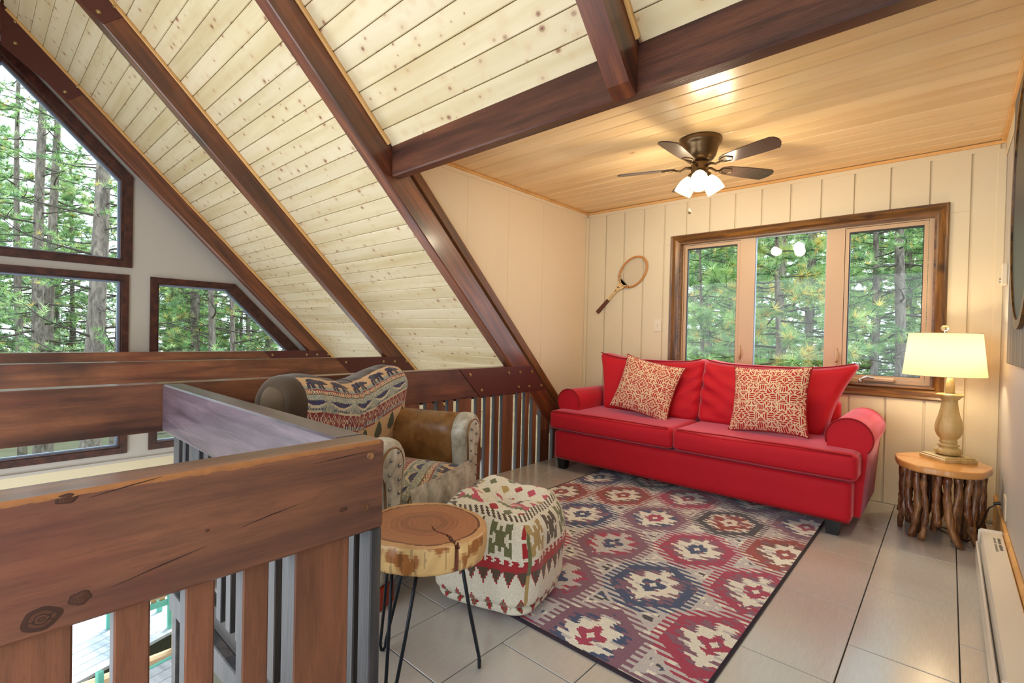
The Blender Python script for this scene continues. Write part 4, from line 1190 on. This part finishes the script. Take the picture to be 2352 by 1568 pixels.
# ---------------- branch table
lt = thing('side_table', (-.02, 3.86, 0), 'log-slab table standing on a bundle of gnarled varnished branches, by the window corner', 'table')
def slab_r(a): return 1+.03*math.sin(2*a+2)+.025*math.sin(5*a)+.012*math.sin(9*a+1)
NA = 72; mb = MB()
for k, z in ((.985, .430), (1, .424), (1.0, .400), (.985, .392)):
    for i in range(NA):
        a = 2*math.pi*i/NA; r = slab_r(a)*k; mb.v.append((r*.212*math.cos(a), r*.262*math.sin(a), z))
for j in range(3):
    for i in range(NA): mb.f.append((j*NA+i, (j+1)*NA+i, (j+1)*NA+(i+1) % NA, j*NA+(i+1) % NA))
mb.f.append(tuple(range(NA))); mb.f.append(tuple(3*NA+i for i in range(NA))[::-1])
o = obj('tabletop', mb, 'slab', lt, fix=True)
rb = random.Random(5)
NB = 23
for k in range(NB):
    a = 2*math.pi*k/NB+rb.uniform(-.06, .06); rr = rb.uniform(.86, .95)
    bx, by = .195*rr*math.cos(a), .24*rr*math.sin(a)
    foot = 0 if k % 3 == 0 or rb.random() < .25 else rb.uniform(.06, .16)
    r0 = rb.uniform(.014, .021); pts = []; rs = []
    curl = rb.random() < .3; dirx, diry = -math.sin(a), math.cos(a); amp = rb.uniform(.006, .020)*(1.7 if curl else 1); ph = rb.uniform(0, 6)
    for i in range(14):
        t = i/13; z = .393*(1-t)+foot*t
        w = amp*math.sin(t*rb.uniform(3.4, 3.6)*1.3+ph)*t**.5
        if curl and t > .75: w += (t-.75)*.18
        pts.append((bx+dirx*w+rb.uniform(-.002, .002), by+diry*w+rb.uniform(-.002, .002), z)); rs.append(r0*(1+.18*math.sin(i*1.9+k)+rb.uniform(-.08, .08)))
    if foot == 0: pts[-1] = (pts[-1][0], pts[-1][1], 0)
    obj('branch', MB().tube(pts, rs, 9), 'branch', lt, smooth=True)
for k in range(7):
    a = 2*math.pi*k/7; bx, by = .11*math.cos(a), .14*math.sin(a)
    obj('branch', MB().tube([(bx, by, .393), (bx*1.1+.01, by*1.1, .25), (bx+.01, by+.01, .12), (bx, by, .05 if k % 2 else 0)], [.018, .02, .017, .018], 8), 'branch', lt, smooth=True)

# ---------------- table lamp
lm = thing('table_lamp', (.008, 3.95, .4305), 'lit table lamp with a turned limed-wood base and linen shade on the branch table', 'lamp')
ra = math.radians(40)
mb = MB()
for s_, z0, z1 in ((.094, 0, .020), (.086, .020, .030)):
    c = [(s_*math.sqrt(2)*math.cos(ra+math.pi/4+k*math.pi/2), s_*math.sqrt(2)*math.sin(ra+math.pi/4+k*math.pi/2)) for k in range(4)]
    c2 = [(x*.93, y*.93) for x, y in c]
    mb.add([(x, y, z0) for x, y in c]+[(x, y, z1-.003) for x, y in c]+[(x, y, z1) for x, y in c2], [(3, 2, 1, 0), (8, 9, 10, 11)]+[(i, (i+1) % 4, 4+(i+1) % 4, 4+i) for i in range(4)]+[(4+i, 4+(i+1) % 4, 8+(i+1) % 4, 8+i) for i in range(4)])
obj('foot', mb, 'lamp_wood', lm, fix=True)
prof = [(.02, .030), (.045, .031), (.060, .038), (.066, .052), (.062, .066), (.048, .074), (.040, .080), (.050, .086), (.052, .092), (.044, .097), (.036, .101), (.042, .107), (.043, .113), (.038, .118), (.040, .126), (.055, .145), (.065, .172), (.066, .200), (.060, .235), (.050, .27), (.042, .31), (.038, .345), (.037, .362), (.045, .366), (.050, .374), (.056, .380), (.066, .384), (.067, .394), (.060, .398), (.018, .400), (.022, .402), (.022, .45), (.018, .47), (.012, .51)]
obj('stem', MB().lathe(prof, 40), 'lamp_wood', lm, smooth=True)
def frustum(r0, z0, r1, z1, n=64, th=.0015):
    mb = MB()
    for r, z in ((r0, z0), (r1, z1)):
        for k in range(n): t = 2*math.pi*k/n; mb.v.append((r*math.cos(t), r*math.sin(t), z))
    mb.f = [(k, (k+1) % n, n+(k+1) % n, n+k) for k in range(n)]; return mb
shd = obj('lamp_shade', frustum(.196, .506, .170, .760), 'shade', lm, loc=(-.032, 0, 0), smooth=True, fix=False)
for r, z in ((.196, .506), (.170, .760)):
    obj('rim', MB().tube([(r*math.cos(t), r*math.sin(t), z) for t in np.linspace(0, 2*math.pi, 49)], .0022, 6), 'outlet', shd, smooth=True)
for k in range(3):
    t = 2*math.pi*k/3; obj('spoke', MB().tube([(0, 0, .752), (.170*math.cos(t), .170*math.sin(t), .757)], .002, 5), 'metal_grey', shd)
obj('harp', MB().tube([(-.032, 0, .752), (-.032, 0, .775)], .003, 6), 'metal_grey', lm)
obj('finial', MB().ellipsoid((-.032, 0, .792), (.019, .019, .019), 20, 14), 'crystal', lm, smooth=True)
obj('bulb', MB().ellipsoid((0, 0, .60), (.028, .028, .04), 14, 10), emis('lamp_bulb', (1, .72, .38, 1), 12), lm, smooth=True)
light('lamp_light', 'POINT', (-.01, 3.95, .4305+.62), 7.5, (1, .80, .50), .05)
# its cord to the outlet
cd_ = obj('lamp_cord', MB().tube([(.05, 4.02, .437), (.09, 4.10, .432), (.13, 4.14, .36), (.14, 4.13, .20), (.12, 4.06, .05), (.02, 3.98, .006), (-.06, 4.0, .006), (.0, 3.90, .006), (.10, 3.80, .006), (.13, 3.76, .05), (.155, 3.72, .15), (.18, 3.68, .25), (.215, 3.66, .287)], .0032, 6), 'black_wood', smooth=True)
tag(cd_, 'dark lamp cord looping behind the branches up to the wall outlet', 'cord')
obj('plug', MB().tube([(.195, 3.665, .280), (.222, 3.66, .288)], [.006, .011], 8), 'black_wood', cd_)
ol = obj('wall_outlet', MB().bbox((XR-.006, 3.585, .215), (XR, 3.70, .335), .002), 'outlet'); tag(ol, 'ivory wall outlet beside the branch table with the lamp cord plugged in', 'outlet')
th_ = obj('thermostat', MB().bbox((XR-.028, 3.98, 1.475), (XR, 4.06, 1.60), .006), 'outlet'); tag(th_, 'small white thermostat box high on the right wall', 'thermostat')
obj('dial', MB().tube([(XR-.034, 4.02, 1.505), (XR-.028, 4.02, 1.505)], .014, 14), 'metal_grey', th_)

# ---------------- baseboard heater
ht = thing('baseboard_heater', (.19, 2.7, 0), 'long low cream electric heater along the foot of the right wall', 'heater')
y0, y1 = 1.97-2.7, 3.52-2.7
obj('cover', MB().prism([(-.052, .115), (-.050, .158), (-.044, .168), (.030, .171), (.034, .165), (.034, .02), (-.030, .02), (-.030, .10)], y0, y1, 'y'), 'heater', ht)
obj('deflector', MB().prism([(-.066, .018), (-.066, .118), (-.060, .122), (-.056, .116), (-.056, .018)], y0+.01, y1-.06, 'y'), 'heater', ht)
for yy in (y0-.004, y1-.010):
    obj('end_cap', MB().prism([(-.060, .0), (-.056, .165), (-.046, .1745), (.032, .177), (.036, .168), (.036, .0)], yy, yy+.014, 'y'), 'heater', ht)
lb = [(0, 3), (0, 1)]
mb = MB(); r6 = random.Random(3)
for cx_, wcol, rows in ((-.002, .010, 34), (.014, .012, 30)):
    for k in range(rows):
        yy = .70-k*.0064
        if k in (14, 15): continue
        mb.box((cx_-wcol/2, yy, .1712), (cx_-wcol/2+wcol*r6.uniform(.7, 1), yy+.0030, .1716))
obj('printed_label', mb, 'print_grey', ht)
bs = obj('baseboard_right', MB().bbox((XR-.014, 1.7, .0), (XR, YW-.05, .20), .004), 'pine_trim'); bs['kind'] = 'structure'

# ---------------- wall art on the right wall
wa = thing('wall_plaque', (XR-.02, 2.75, 1.65), 'weathered grey board with a long dark oval, cut off by the right edge', 'wall art')
M['grey_board'] = wood('weathered_board', [srgb(62, 60, 60), srgb(104, 102, 100), srgb(132, 126, 116)], .6, None, bstr=.3, tint=.02, ring=6, along=2)
for k in range(6):
    ya = -.5+k*.19
    if ya > .55: break
    obj('board', MB().bbox((-.012, ya, -.612), (.018, ya+.187, .655), .003), 'grey_board', wa)
ov = [(.03+.42*math.cos(t)*(1 if abs(math.cos(t)) < 2 else 1), .06+.52*math.sin(t)) for t in np.linspace(0, 2*math.pi, 48, endpoint=False)]
ov2 = [(.03+(x-.03)*.90, .06+(z-.06)*.93) for x, z in ov]
obj('oval_rim', MB().prism(ov, -.026, -.012, 'x', [ov2]), 'casing', wa)
obj('oval_panel', MB().prism(ov2, -.020, -.012, 'x'), 'black_wood', wa)

# ---------------- light switch and racket
sw = obj('light_switch', MB().bbox((-.036, -.006, -.058), (.036, 0, .058), .002), 'outlet', loc=(-2.04, YW-.0005, 1.245)); tag(sw, 'ivory light switch plate between the racket and the window casing', 'light switch')
obj('toggle', MB().bbox((-.005, -.016, -.008), (.005, -.005, .010), .002), 'outlet', sw)
tip = Vector((-2.185, 4.298, 1.878)); bot = Vector((-2.690, 4.298, 1.375)); ax_ = (tip-bot).normalized(); sd_ = Vector((-ax_.z, 0, ax_.x))*-1
rk = thing('tennis_racket', tuple(bot), 'old wooden tennis racket hung slantwise on the cream wall', 'racket')
def rp_(a, s, d=0): q = ax_*a+sd_*s; return (q.x, -d, q.z)
LR = (tip-bot).length; hl, hw = .165, .122; hc = LR-hl
n = 48
hoop = [rp_(hc+hl*math.cos(t), hw*math.sin(t)) for t in np.linspace(0, 2*math.pi, n+1)]
M['racket_wood'] = plain('racket_ash', srgb(204, 140, 72), .35, 0, .1, 20); M['grip'] = plain('leather_grip', srgb(104, 52, 30), .5, 0, .15, 40)
M['string'] = plain('gut_string', srgb(216, 200, 170), .5, 0, 0, 4); M['shaft'] = plain('cream_shaft', srgb(224, 196, 140), .4, 0, .05, 12)
obj('hoop', MB().tube(hoop, .0095, 8, False), 'racket_wood', rk, smooth=True)
for t in (2.45, 2.75, 2.95, 3.33, 3.53, 3.83):
    c = rp_(hc+hl*math.cos(t), hw*math.sin(t)); c2 = rp_(hc+hl*math.cos(t+.035), hw*math.sin(t+.035))
    obj('binding', MB().tube([c, c2], .0108, 8), 'black_wood', rk)
mb = MB()
for k in range(-7, 8):
    s = k*.0155; e = math.sqrt(max(0, 1-(s/hw)**2))*hl; mb.tube([rp_(hc-e, s), rp_(hc+e, s)], .0009, 4)
for k in range(-9, 10):
    a = k*.0165; e = math.sqrt(max(0, 1-(a/hl)**2))*hw; mb.tube([rp_(hc+a, -e, .001), rp_(hc+a, e, .001)], .0009, 4)
so_ = obj('strings', mb, 'string', rk)
def strip(pts_w, th=.011):
    mb = MB(); m = len(pts_w)
    for a, w in pts_w:
        for s, d in ((-w, th), (w, th), (w, -th), (-w, -th)): mb.v.append(rp_(a, s, d))
    for i in range(m-1):
        for k in range(4): mb.f.append((i*4+k, i*4+(k+1) % 4, (i+1)*4+(k+1) % 4, (i+1)*4+k))
    mb.f += [(0, 1, 2, 3), tuple((m-1)*4+k for k in range(4))]; return mb
obj('throat', strip([(.175, .012), (.28, .012), (.33, .020), (.365, .036), (hc-hl+.035, .050), (hc-hl+.012, .020)], .008), 'shaft', rk, fix=True)
obj('shaft_decal', MB().add([rp_(.20, -.004, .0086), rp_(.26, -.004, .0086), rp_(.26, -.0015, .0086), rp_(.20, -.0015, .0086)], [(0, 1, 2, 3)]).add([rp_(.275, -.006, .0086), rp_(.31, .008, .0086), rp_(.30, -.010, .0086)], [(0, 1, 2)]).add([rp_(.325, -.010, .0086), rp_(.355, .012, .0086), rp_(.345, -.016, .0086)], [(0, 1, 2)]), 'casing', rk, fix=False)
obj('grip', strip([(0, .016), (.008, .017), (.17, .014), (.178, .013)], .012), 'grip', rk, fix=True)

# ---------------- ceiling fan
FX, FY = -1.23, 3.15
fn = thing('ceiling_fan', (FX, FY, ZC), 'bronze ceiling fan with five dark blades and three lit glass shades', 'ceiling fan')
obj('housing', MB().lathe([(.02, 0), (.128, 0), (.131, -.010), (.126, -.022), (.127, -.030), (.118, -.040), (.112, -.052), (.106, -.075), (.098, -.105), (.084, -.128), (.066, -.140), (.02, -.142)], 48), 'bronze', fn, smooth=True)
obj('motor_hub', MB().lathe([(.02, -.140), (.052, -.141), (.054, -.160), (.050, -.182), (.052, -.186), (.052, -.205), (.048, -.224), (.034, -.232), (.01, -.234)], 36), 'bronze', fn, smooth=True)
bl = MB()
outl = [(.150, -.018), (.165, -.034), (.20, -.048), (.30, -.057), (.44, -.063), (.500, -.062), (.520, -.050), (.532, -.020), (.528, .010), (.512, .040), (.495, .060), (.44, .061), (.30, .055), (.20, .046), (.165, .032), (.150, .016)]
bl.prism(outl, -.003, .003, 'z'); blade_me = fixn(bl.mesh('fan_blade'))
iron = MB().tube([(.045, 0, 0), (.085, 0, .004), (.12, 0, -.012), (.15, 0, -.006)], [.010, .008, .007, .006], 8)
iron.tube([(.15, .0, -.006), (.175, .024, -.006), (.21, .030, -.005), (.225, .014, -.005), (.235, 0, -.005), (.225, -.014, -.005), (.21, -.030, -.005), (.175, -.024, -.006), (.15, 0, -.006)], .0045, 6)
iron_me = iron.mesh('blade_iron', True)
for k in range(5):
    a = math.radians(199+72*k)
    b_ = link('blade', blade_me, 'fan_blade', fn, (0, 0, -.178), (math.radians(-12), 0, a))
    link('blade_iron', iron_me, 'bronze', b_)
gl = [(.018, 0), (.024, -.004), (.036, -.02), (.048, -.045), (.055, -.075), (.057, -.10), (.056, -.118)]
for a in (-69, 51, 171):
    aa = math.radians(a); d = Vector((math.cos(aa), math.sin(aa), 0)); tilt = math.radians(34)
    ax0 = (Vector((0, 0, -1))*math.cos(tilt)+d*math.sin(tilt)).normalized()
    base = Vector((0, 0, -.205))+d*.040
    q = ax0.to_track_quat('-Z', 'Y').to_matrix().to_4x4(); mw = Matrix.Translation(base+ax0*.028) @ q
    obj('shade_holder', MB().lathe([(.012, .028), (.018, .022), (.026, .012), (.027, 0), (.026, -.004), (.012, -.005)], 24), 'bronze', fn, smooth=True, mw=mw)
    m3 = MB(); nn = 32
    for r, z in gl:
        for k in range(nn): t = 2*math.pi*k/nn; m3.v.append((r*math.cos(t), r*math.sin(t), z))
    m3.f = [(i*nn+k, i*nn+(k+1) % nn, (i+1)*nn+(k+1) % nn, (i+1)*nn+k) for i in range(len(gl)-1) for k in range(nn)]
    obj('lamp_shade', m3, 'lamp_glass', fn, smooth=True, mw=mw, fix=False)
    p = Vector((FX, FY, ZC))+base+ax0*.175
    light('fan_light', 'POINT', tuple(p), 8.5, (1, .83, .58), .05)
obj('pull_chain', MB().tube([(-.045, -.02, -.215), (-.05, -.02, -.25), (-.05, -.02, -.44)], .0013, 5), 'bronze', fn)
obj('chain_knob', MB().lathe([(.001, .0), (.004, -.008), (.009, -.022), (.009, -.030), (.004, -.036)], 14, (-.05, -.02, -.437)), 'bronze', fn, smooth=True)

# ================================================================== OUTSIDE
gr = struct('ground'); obj('forest_floor', MB().box((-70, -40, -3.6), (40, 70, -3.3)), 'ground', gr)
def foliage_mesh(name, cen, dr, L, wdt, n, cols):
    T = len(cen); N = T*n
    c = np.repeat(cen, n, 0); d = np.repeat(dr, n, 0)
    r = rng.normal(size=(N, 3)); r /= np.linalg.norm(r, axis=1)[:, None]
    a = d*.75+r*.85; a /= np.linalg.norm(a, axis=1)[:, None]
    Ls = (np.repeat(L, n) if hasattr(L, '__len__') else L)*rng.uniform(.7, 1.1, N)
    p = np.cross(a, rng.normal(size=(N, 3))); p /= np.linalg.norm(p, axis=1)[:, None]
    v = np.empty((N, 3, 3)); v[:, 0] = c-p*wdt/2; v[:, 1] = c+p*wdt/2; v[:, 2] = c+a*Ls[:, None]
    me = bpy.data.meshes.new(name); me.vertices.add(N*3); me.vertices.foreach_set('co', v.ravel().astype(np.float32))
    me.loops.add(N*3); me.loops.foreach_set('vertex_index', np.arange(N*3, dtype=np.int32))
    me.polygons.add(N); me.polygons.foreach_set('loop_start', np.arange(0, N*3, 3, dtype=np.int32)); me.polygons.foreach_set('loop_total', np.full(N, 3, np.int32))
    me.update()
    at = me.attributes.new('Col', 'FLOAT_COLOR', 'FACE'); cc = np.ones((N, 4), np.float32)
    cc[:, :3] = np.repeat(cols, n, 0)*rng.uniform(.8, 1.15, (N, 1)); at.data.foreach_set('color', cc.ravel())
    return me
PAL = np.array([srgb(126, 162, 96)[:3], srgb(156, 188, 116)[:3], srgb(186, 208, 146)[:3], srgb(140, 172, 128)[:3], srgb(108, 142, 96)[:3]])
YEL = np.array([srgb(226, 206, 120)[:3], srgb(214, 186, 110)[:3]])
def pine(seed, h=14, r=.2, z0=1.5, nbr=60, blen=2.3, dead=.25, L=.15, wd=.010, n=16, yellow=.06, tw=6, lean=(0, 0)):
    rr = random.Random(seed)
    tp = []; rs = []
    for i in range(15):
        t = i/14; tp.append((lean[0]*t*h+.10*math.sin(t*5+seed), lean[1]*t*h+.10*math.cos(t*4+seed), h*t)); rs.append(r*(1-.72*t)*(1+.05*math.sin(i*2.3)))
    tm = MB().tube(tp, rs, 12).mesh('trunk', True)
    bm_ = MB(); cen = []; dr = []; cols = []
    for k in range(nbr):
        t = z0/h+(1-z0/h)*(k+rr.random())/nbr
        i = min(13, int(t*14)); f = t*14-i; base = Vector(tp[i]).lerp(Vector(tp[i+1]), f)
        a = k*2.4+rr.uniform(-.6, .6); l = blen*(1-.65*t)*rr.uniform(.55, 1.15)
        isdead = rr.random() < dead*(1.6-2*t)
        d = Vector((math.cos(a), math.sin(a), 0)); up = rr.uniform(-.22, .35)
        pts = []; wob = rr.uniform(-.9, .9)
        for j in range(7):
            s = j/6; pts.append(base+d*l*s+Vector((-d.y, d.x, 0))*wob*s*s*l*.5+Vector((0, 0, (up*s-.22*s*s+.25*s**3)*l+rr.uniform(-.02, .02))))
        br = .034*(1-.5*t)*(l/blen+.4)
        bm_.tube(pts, [br*(1-.8*j/6) for j in range(7)], 5, False)
        for q in range(tw if not isdead else 4):
            s = rr.uniform(.3, 1) if q else 1.0
            j = min(5, int(s*6)); p = pts[j].lerp(pts[j+1], s*6-j) if s < 1 else pts[6]
            dd = (pts[j+1]-pts[j]).normalized(); sd = Vector((rr.uniform(-1, 1), rr.uniform(-1, 1), rr.uniform(-.3, .6)))
            td = (dd*.8+sd).normalized(); tl = rr.uniform(.2, .5)*(1.2-.5*t)
            e = p+td*tl+Vector((0, 0, -.03)); bm_.tube([p, p.lerp(e, .5)+Vector((0, 0, .02)), e], [.008, .006, .003], 4, False)
            if isdead: continue
            for w in range(4):
                u = .25+.25*w; c = p.lerp(e, u)
                cen.append(c); dr.append((td+Vector((0, 0, .35))).normalized())
                base_c = PAL[rr.randrange(5)] if rr.random() > yellow else YEL[rr.randrange(2)]
                cols.append(base_c*rr.uniform(.8, 1.15))
    me_b = bm_.mesh('branches', True)
    me_f = foliage_mesh('foliage', np.array([tuple(c) for c in cen]), np.array([tuple(c) for c in dr]), L, wd, n, np.array(cols))
    return tm, me_b, me_f
def put_tree(meshes, loc, rz, sc, label, group=None):
    t = thing('pine_tree', loc, label, 'tree', group, rz); t.scale = (sc, sc, sc)
    link('trunk', meshes[0], 'trunk', t)
    b = link('branches', meshes[1], 'twig', t); b['kind'] = 'stuff'
    f = link('foliage', meshes[2], 'needles', t); f['kind'] = 'stuff'
    return t
GZ = -3.35
LB = 'pine seen through the '
near = [  # x, y, trunk radius, label, dead-branch share, seed, kind
 (-21.27, 1.07, .12, 'slim pine trunk leftmost behind the big gable windows', .3, 101),
 (-17.29, 1.29, .165, 'left one of two close pine trunks behind the big gable windows', .4, 102),
 (-18.47, 1.57, .155, 'right one of two close pine trunks behind the big gable windows', .4, 103),
 (-14.31, 1.94, .225, 'thickest rough-barked pine trunk behind the big gable windows', .6, 104),
 (-15.24, 2.45, .15, 'pine trunk right of the thickest one, cut by the window edge', .5, 105),
 (-24.18, 6.52, .105, 'slender pine trunk at the left of the sloped gable window', .3, 106),
 (-19.16, 5.65, .135, 'medium pine trunk in the middle of the sloped gable window', .5, 107),
 (-20.73, 6.93, .12, 'pine trunk at the right of the sloped gable window', .3, 108),
 (-24.80, 8.70, .085, 'thin pine trunk farthest right in the sloped gable window', .3, 109),
 (-5.79, 14.95, .095, 'dark slim pine behind the left pane of the triple window', .3, 110),
 (-4.24, 13.66, .095, 'pine whose needles fill the right edge of the left pane', .2, 111),
 (-3.18, 13.26, .085, 'bushy pine with low forked trunk behind the middle pane', .1, 112),
 (-1.69, 17.29, .11, 'slim pine trunk at the left of the right-hand pane', .35, 113),
 (-0.99, 15.9, .155, 'thick grey pine trunk in the middle of the right-hand pane', .4, 114),
 (-0.95, 20.64, .115, 'pine trunk behind the thick one in the right-hand pane', .35, 115)]
for x, y, r, lab, dead, sd in near:
    big = y > 12
    put_tree(pine(sd, 14, r, 1.2 if big else 2.0, 70 if big else 56, 2.4, dead, .15 if not big else .16, .011, 15, .10 if sd in (112, 111) else .04, 6), (x, y, GZ), 0, 1, lab)
kinds = [pine(201, 15, .16, 1.0, 95, 2.7, .12, .24, .020, 13, .05, 7), pine(202, 13, .14, .8, 90, 2.6, .08, .24, .020, 13, .10, 7), pine(203, 16, .18, 1.2, 95, 2.8, .15, .24, .020, 13, .03, 7)]
rb = random.Random(11); n = 0
def scatter(cnt, fx, grp):
    for k in range(cnt):
        x, y = fx()
        put_tree(kinds[k % 3], (x, y, GZ), rb.uniform(0, 6.28), rb.uniform(.8, 1.15), ('dense green pine in the wood beyond the gable windows' if grp == 'g' else 'dense green pine in the wood beyond the triple window'),
                 'pines in the wood beyond the gable' if grp == 'g' else 'pines in the wood beyond the triple window')
def polar(a0, a1, r0, r1):
    def f():
        a = math.radians(rb.uniform(a0, a1)); r = rb.uniform(r0, r1); return r*math.sin(a), r*math.cos(a)
    return f
scatter(22, polar(-93, -75, 24, 46), 'g')
scatter(20, polar(-77, -62, 25, 44), 'g')
scatter(10, polar(-110, -93, 20, 40), 'g')
scatter(30, polar(-24, 6, 18, 40), 't')
# near boughs hanging by the triple window
for x, y, sd, sc, lab in ((-3.9, 10.3, 301, .50, 'young pine with long pale needles close to the left pane'), (-2.25, 9.6, 302, .62, 'young yellow-tipped pine close to the middle pane')):
    put_tree(pine(sd, 11, .10, .8, 80, 2.6, .05, .26, .014, 22, .22 if sd == 302 else .05, 8), (x, y, GZ), 0, sc+.15, lab)

# deck behind the lower glass door
DZ = -2.64
dk = thing('deck', (-8.72, .8, DZ), 'pale grey board deck outside, glimpsed between the foreground balusters', 'deck')
dk.rotation_euler = (0, 0, math.radians(20))
for k in range(27):
    x = -2.0+k*.142
    obj('deck_board', MB().bbox((x, -3.5, -.04), (x+.136, 3.5, 0), .003), 'deck', dk) if k == 0 else link('deck_board', bpy.data.meshes['deck_board'], 'deck', dk, (k*.142, 0, 0))
def slat_chair(x, y, rz, label):
    c = thing('outdoor_chair', (x, y, DZ+.001), label, 'chair', 'teal deck chairs', rz)
    for sx in (-.26, .26):
        obj('leg', MB().bbox((sx-.03, -.28, 0), (sx+.03, -.22, .62)), 'teal', c); obj('leg', MB().bbox((sx-.03, .24, 0), (sx+.03, .30, .95)), 'teal', c)
        obj('armrest', MB().bbox((sx-.05, -.32, .62), (sx+.05, .34, .65)), 'teal', c)
    for z in (.30, .60, .88): obj('rail', MB().bbox((-.24, .25, z), (.24, .28, z+.07)), 'teal', c)
    for k in range(5): obj('slat', MB().bbox((-.21+k*.088, .235, .36), (-.15+k*.088, .25, .90)), 'bench_wood', c)
    for k in range(5): obj('slat', MB().bbox((-.25, -.27+k*.1, .38), (.25, -.19+k*.1, .40)), 'bench_wood', c)
    return c
slat_chair(-7.47, 1.46, math.radians(-90), 'teal chair with wooden slats on the deck, seen through the wider baluster gap')
st_ = thing('stool', (-5.55, .72, -2.62), 'small teal stool below, its corner post peeking into the leftmost baluster gap', 'stool', rz=.3)
for sx in (-.17, .17):
    for sy in (-.17, .17): obj('leg', MB().bbox((sx-.025, sy-.025, 0), (sx+.025, sy+.025, .56)), 'teal', st_)
for k in range(4): obj('slat', MB().bbox((-.16, -.15+k*.08, .44), (.16, -.08+k*.08, .46)), 'bench_wood', st_)
bn = thing('bench', (-5.62, 1.42, -2.62), 'teal-edged pale plank bench on the lower floor by the glass door', 'bench', rz=math.radians(14))
for k in range(3): obj('plank', MB().bbox((-.12+k*.135, -.55, .40), (.01+k*.135, .55, .43)), 'deck', bn)
for yy in (-.5, .44):
    obj('leg', MB().bbox((-.12, yy, 0), (-.06, yy+.06, .40)), 'teal', bn); obj('leg', MB().bbox((.20, yy, 0), (.26, yy+.06, .40)), 'teal', bn)
obj('rail', MB().bbox((-.16, -.55, .385), (-.12, .55, .44)), 'teal', bn)
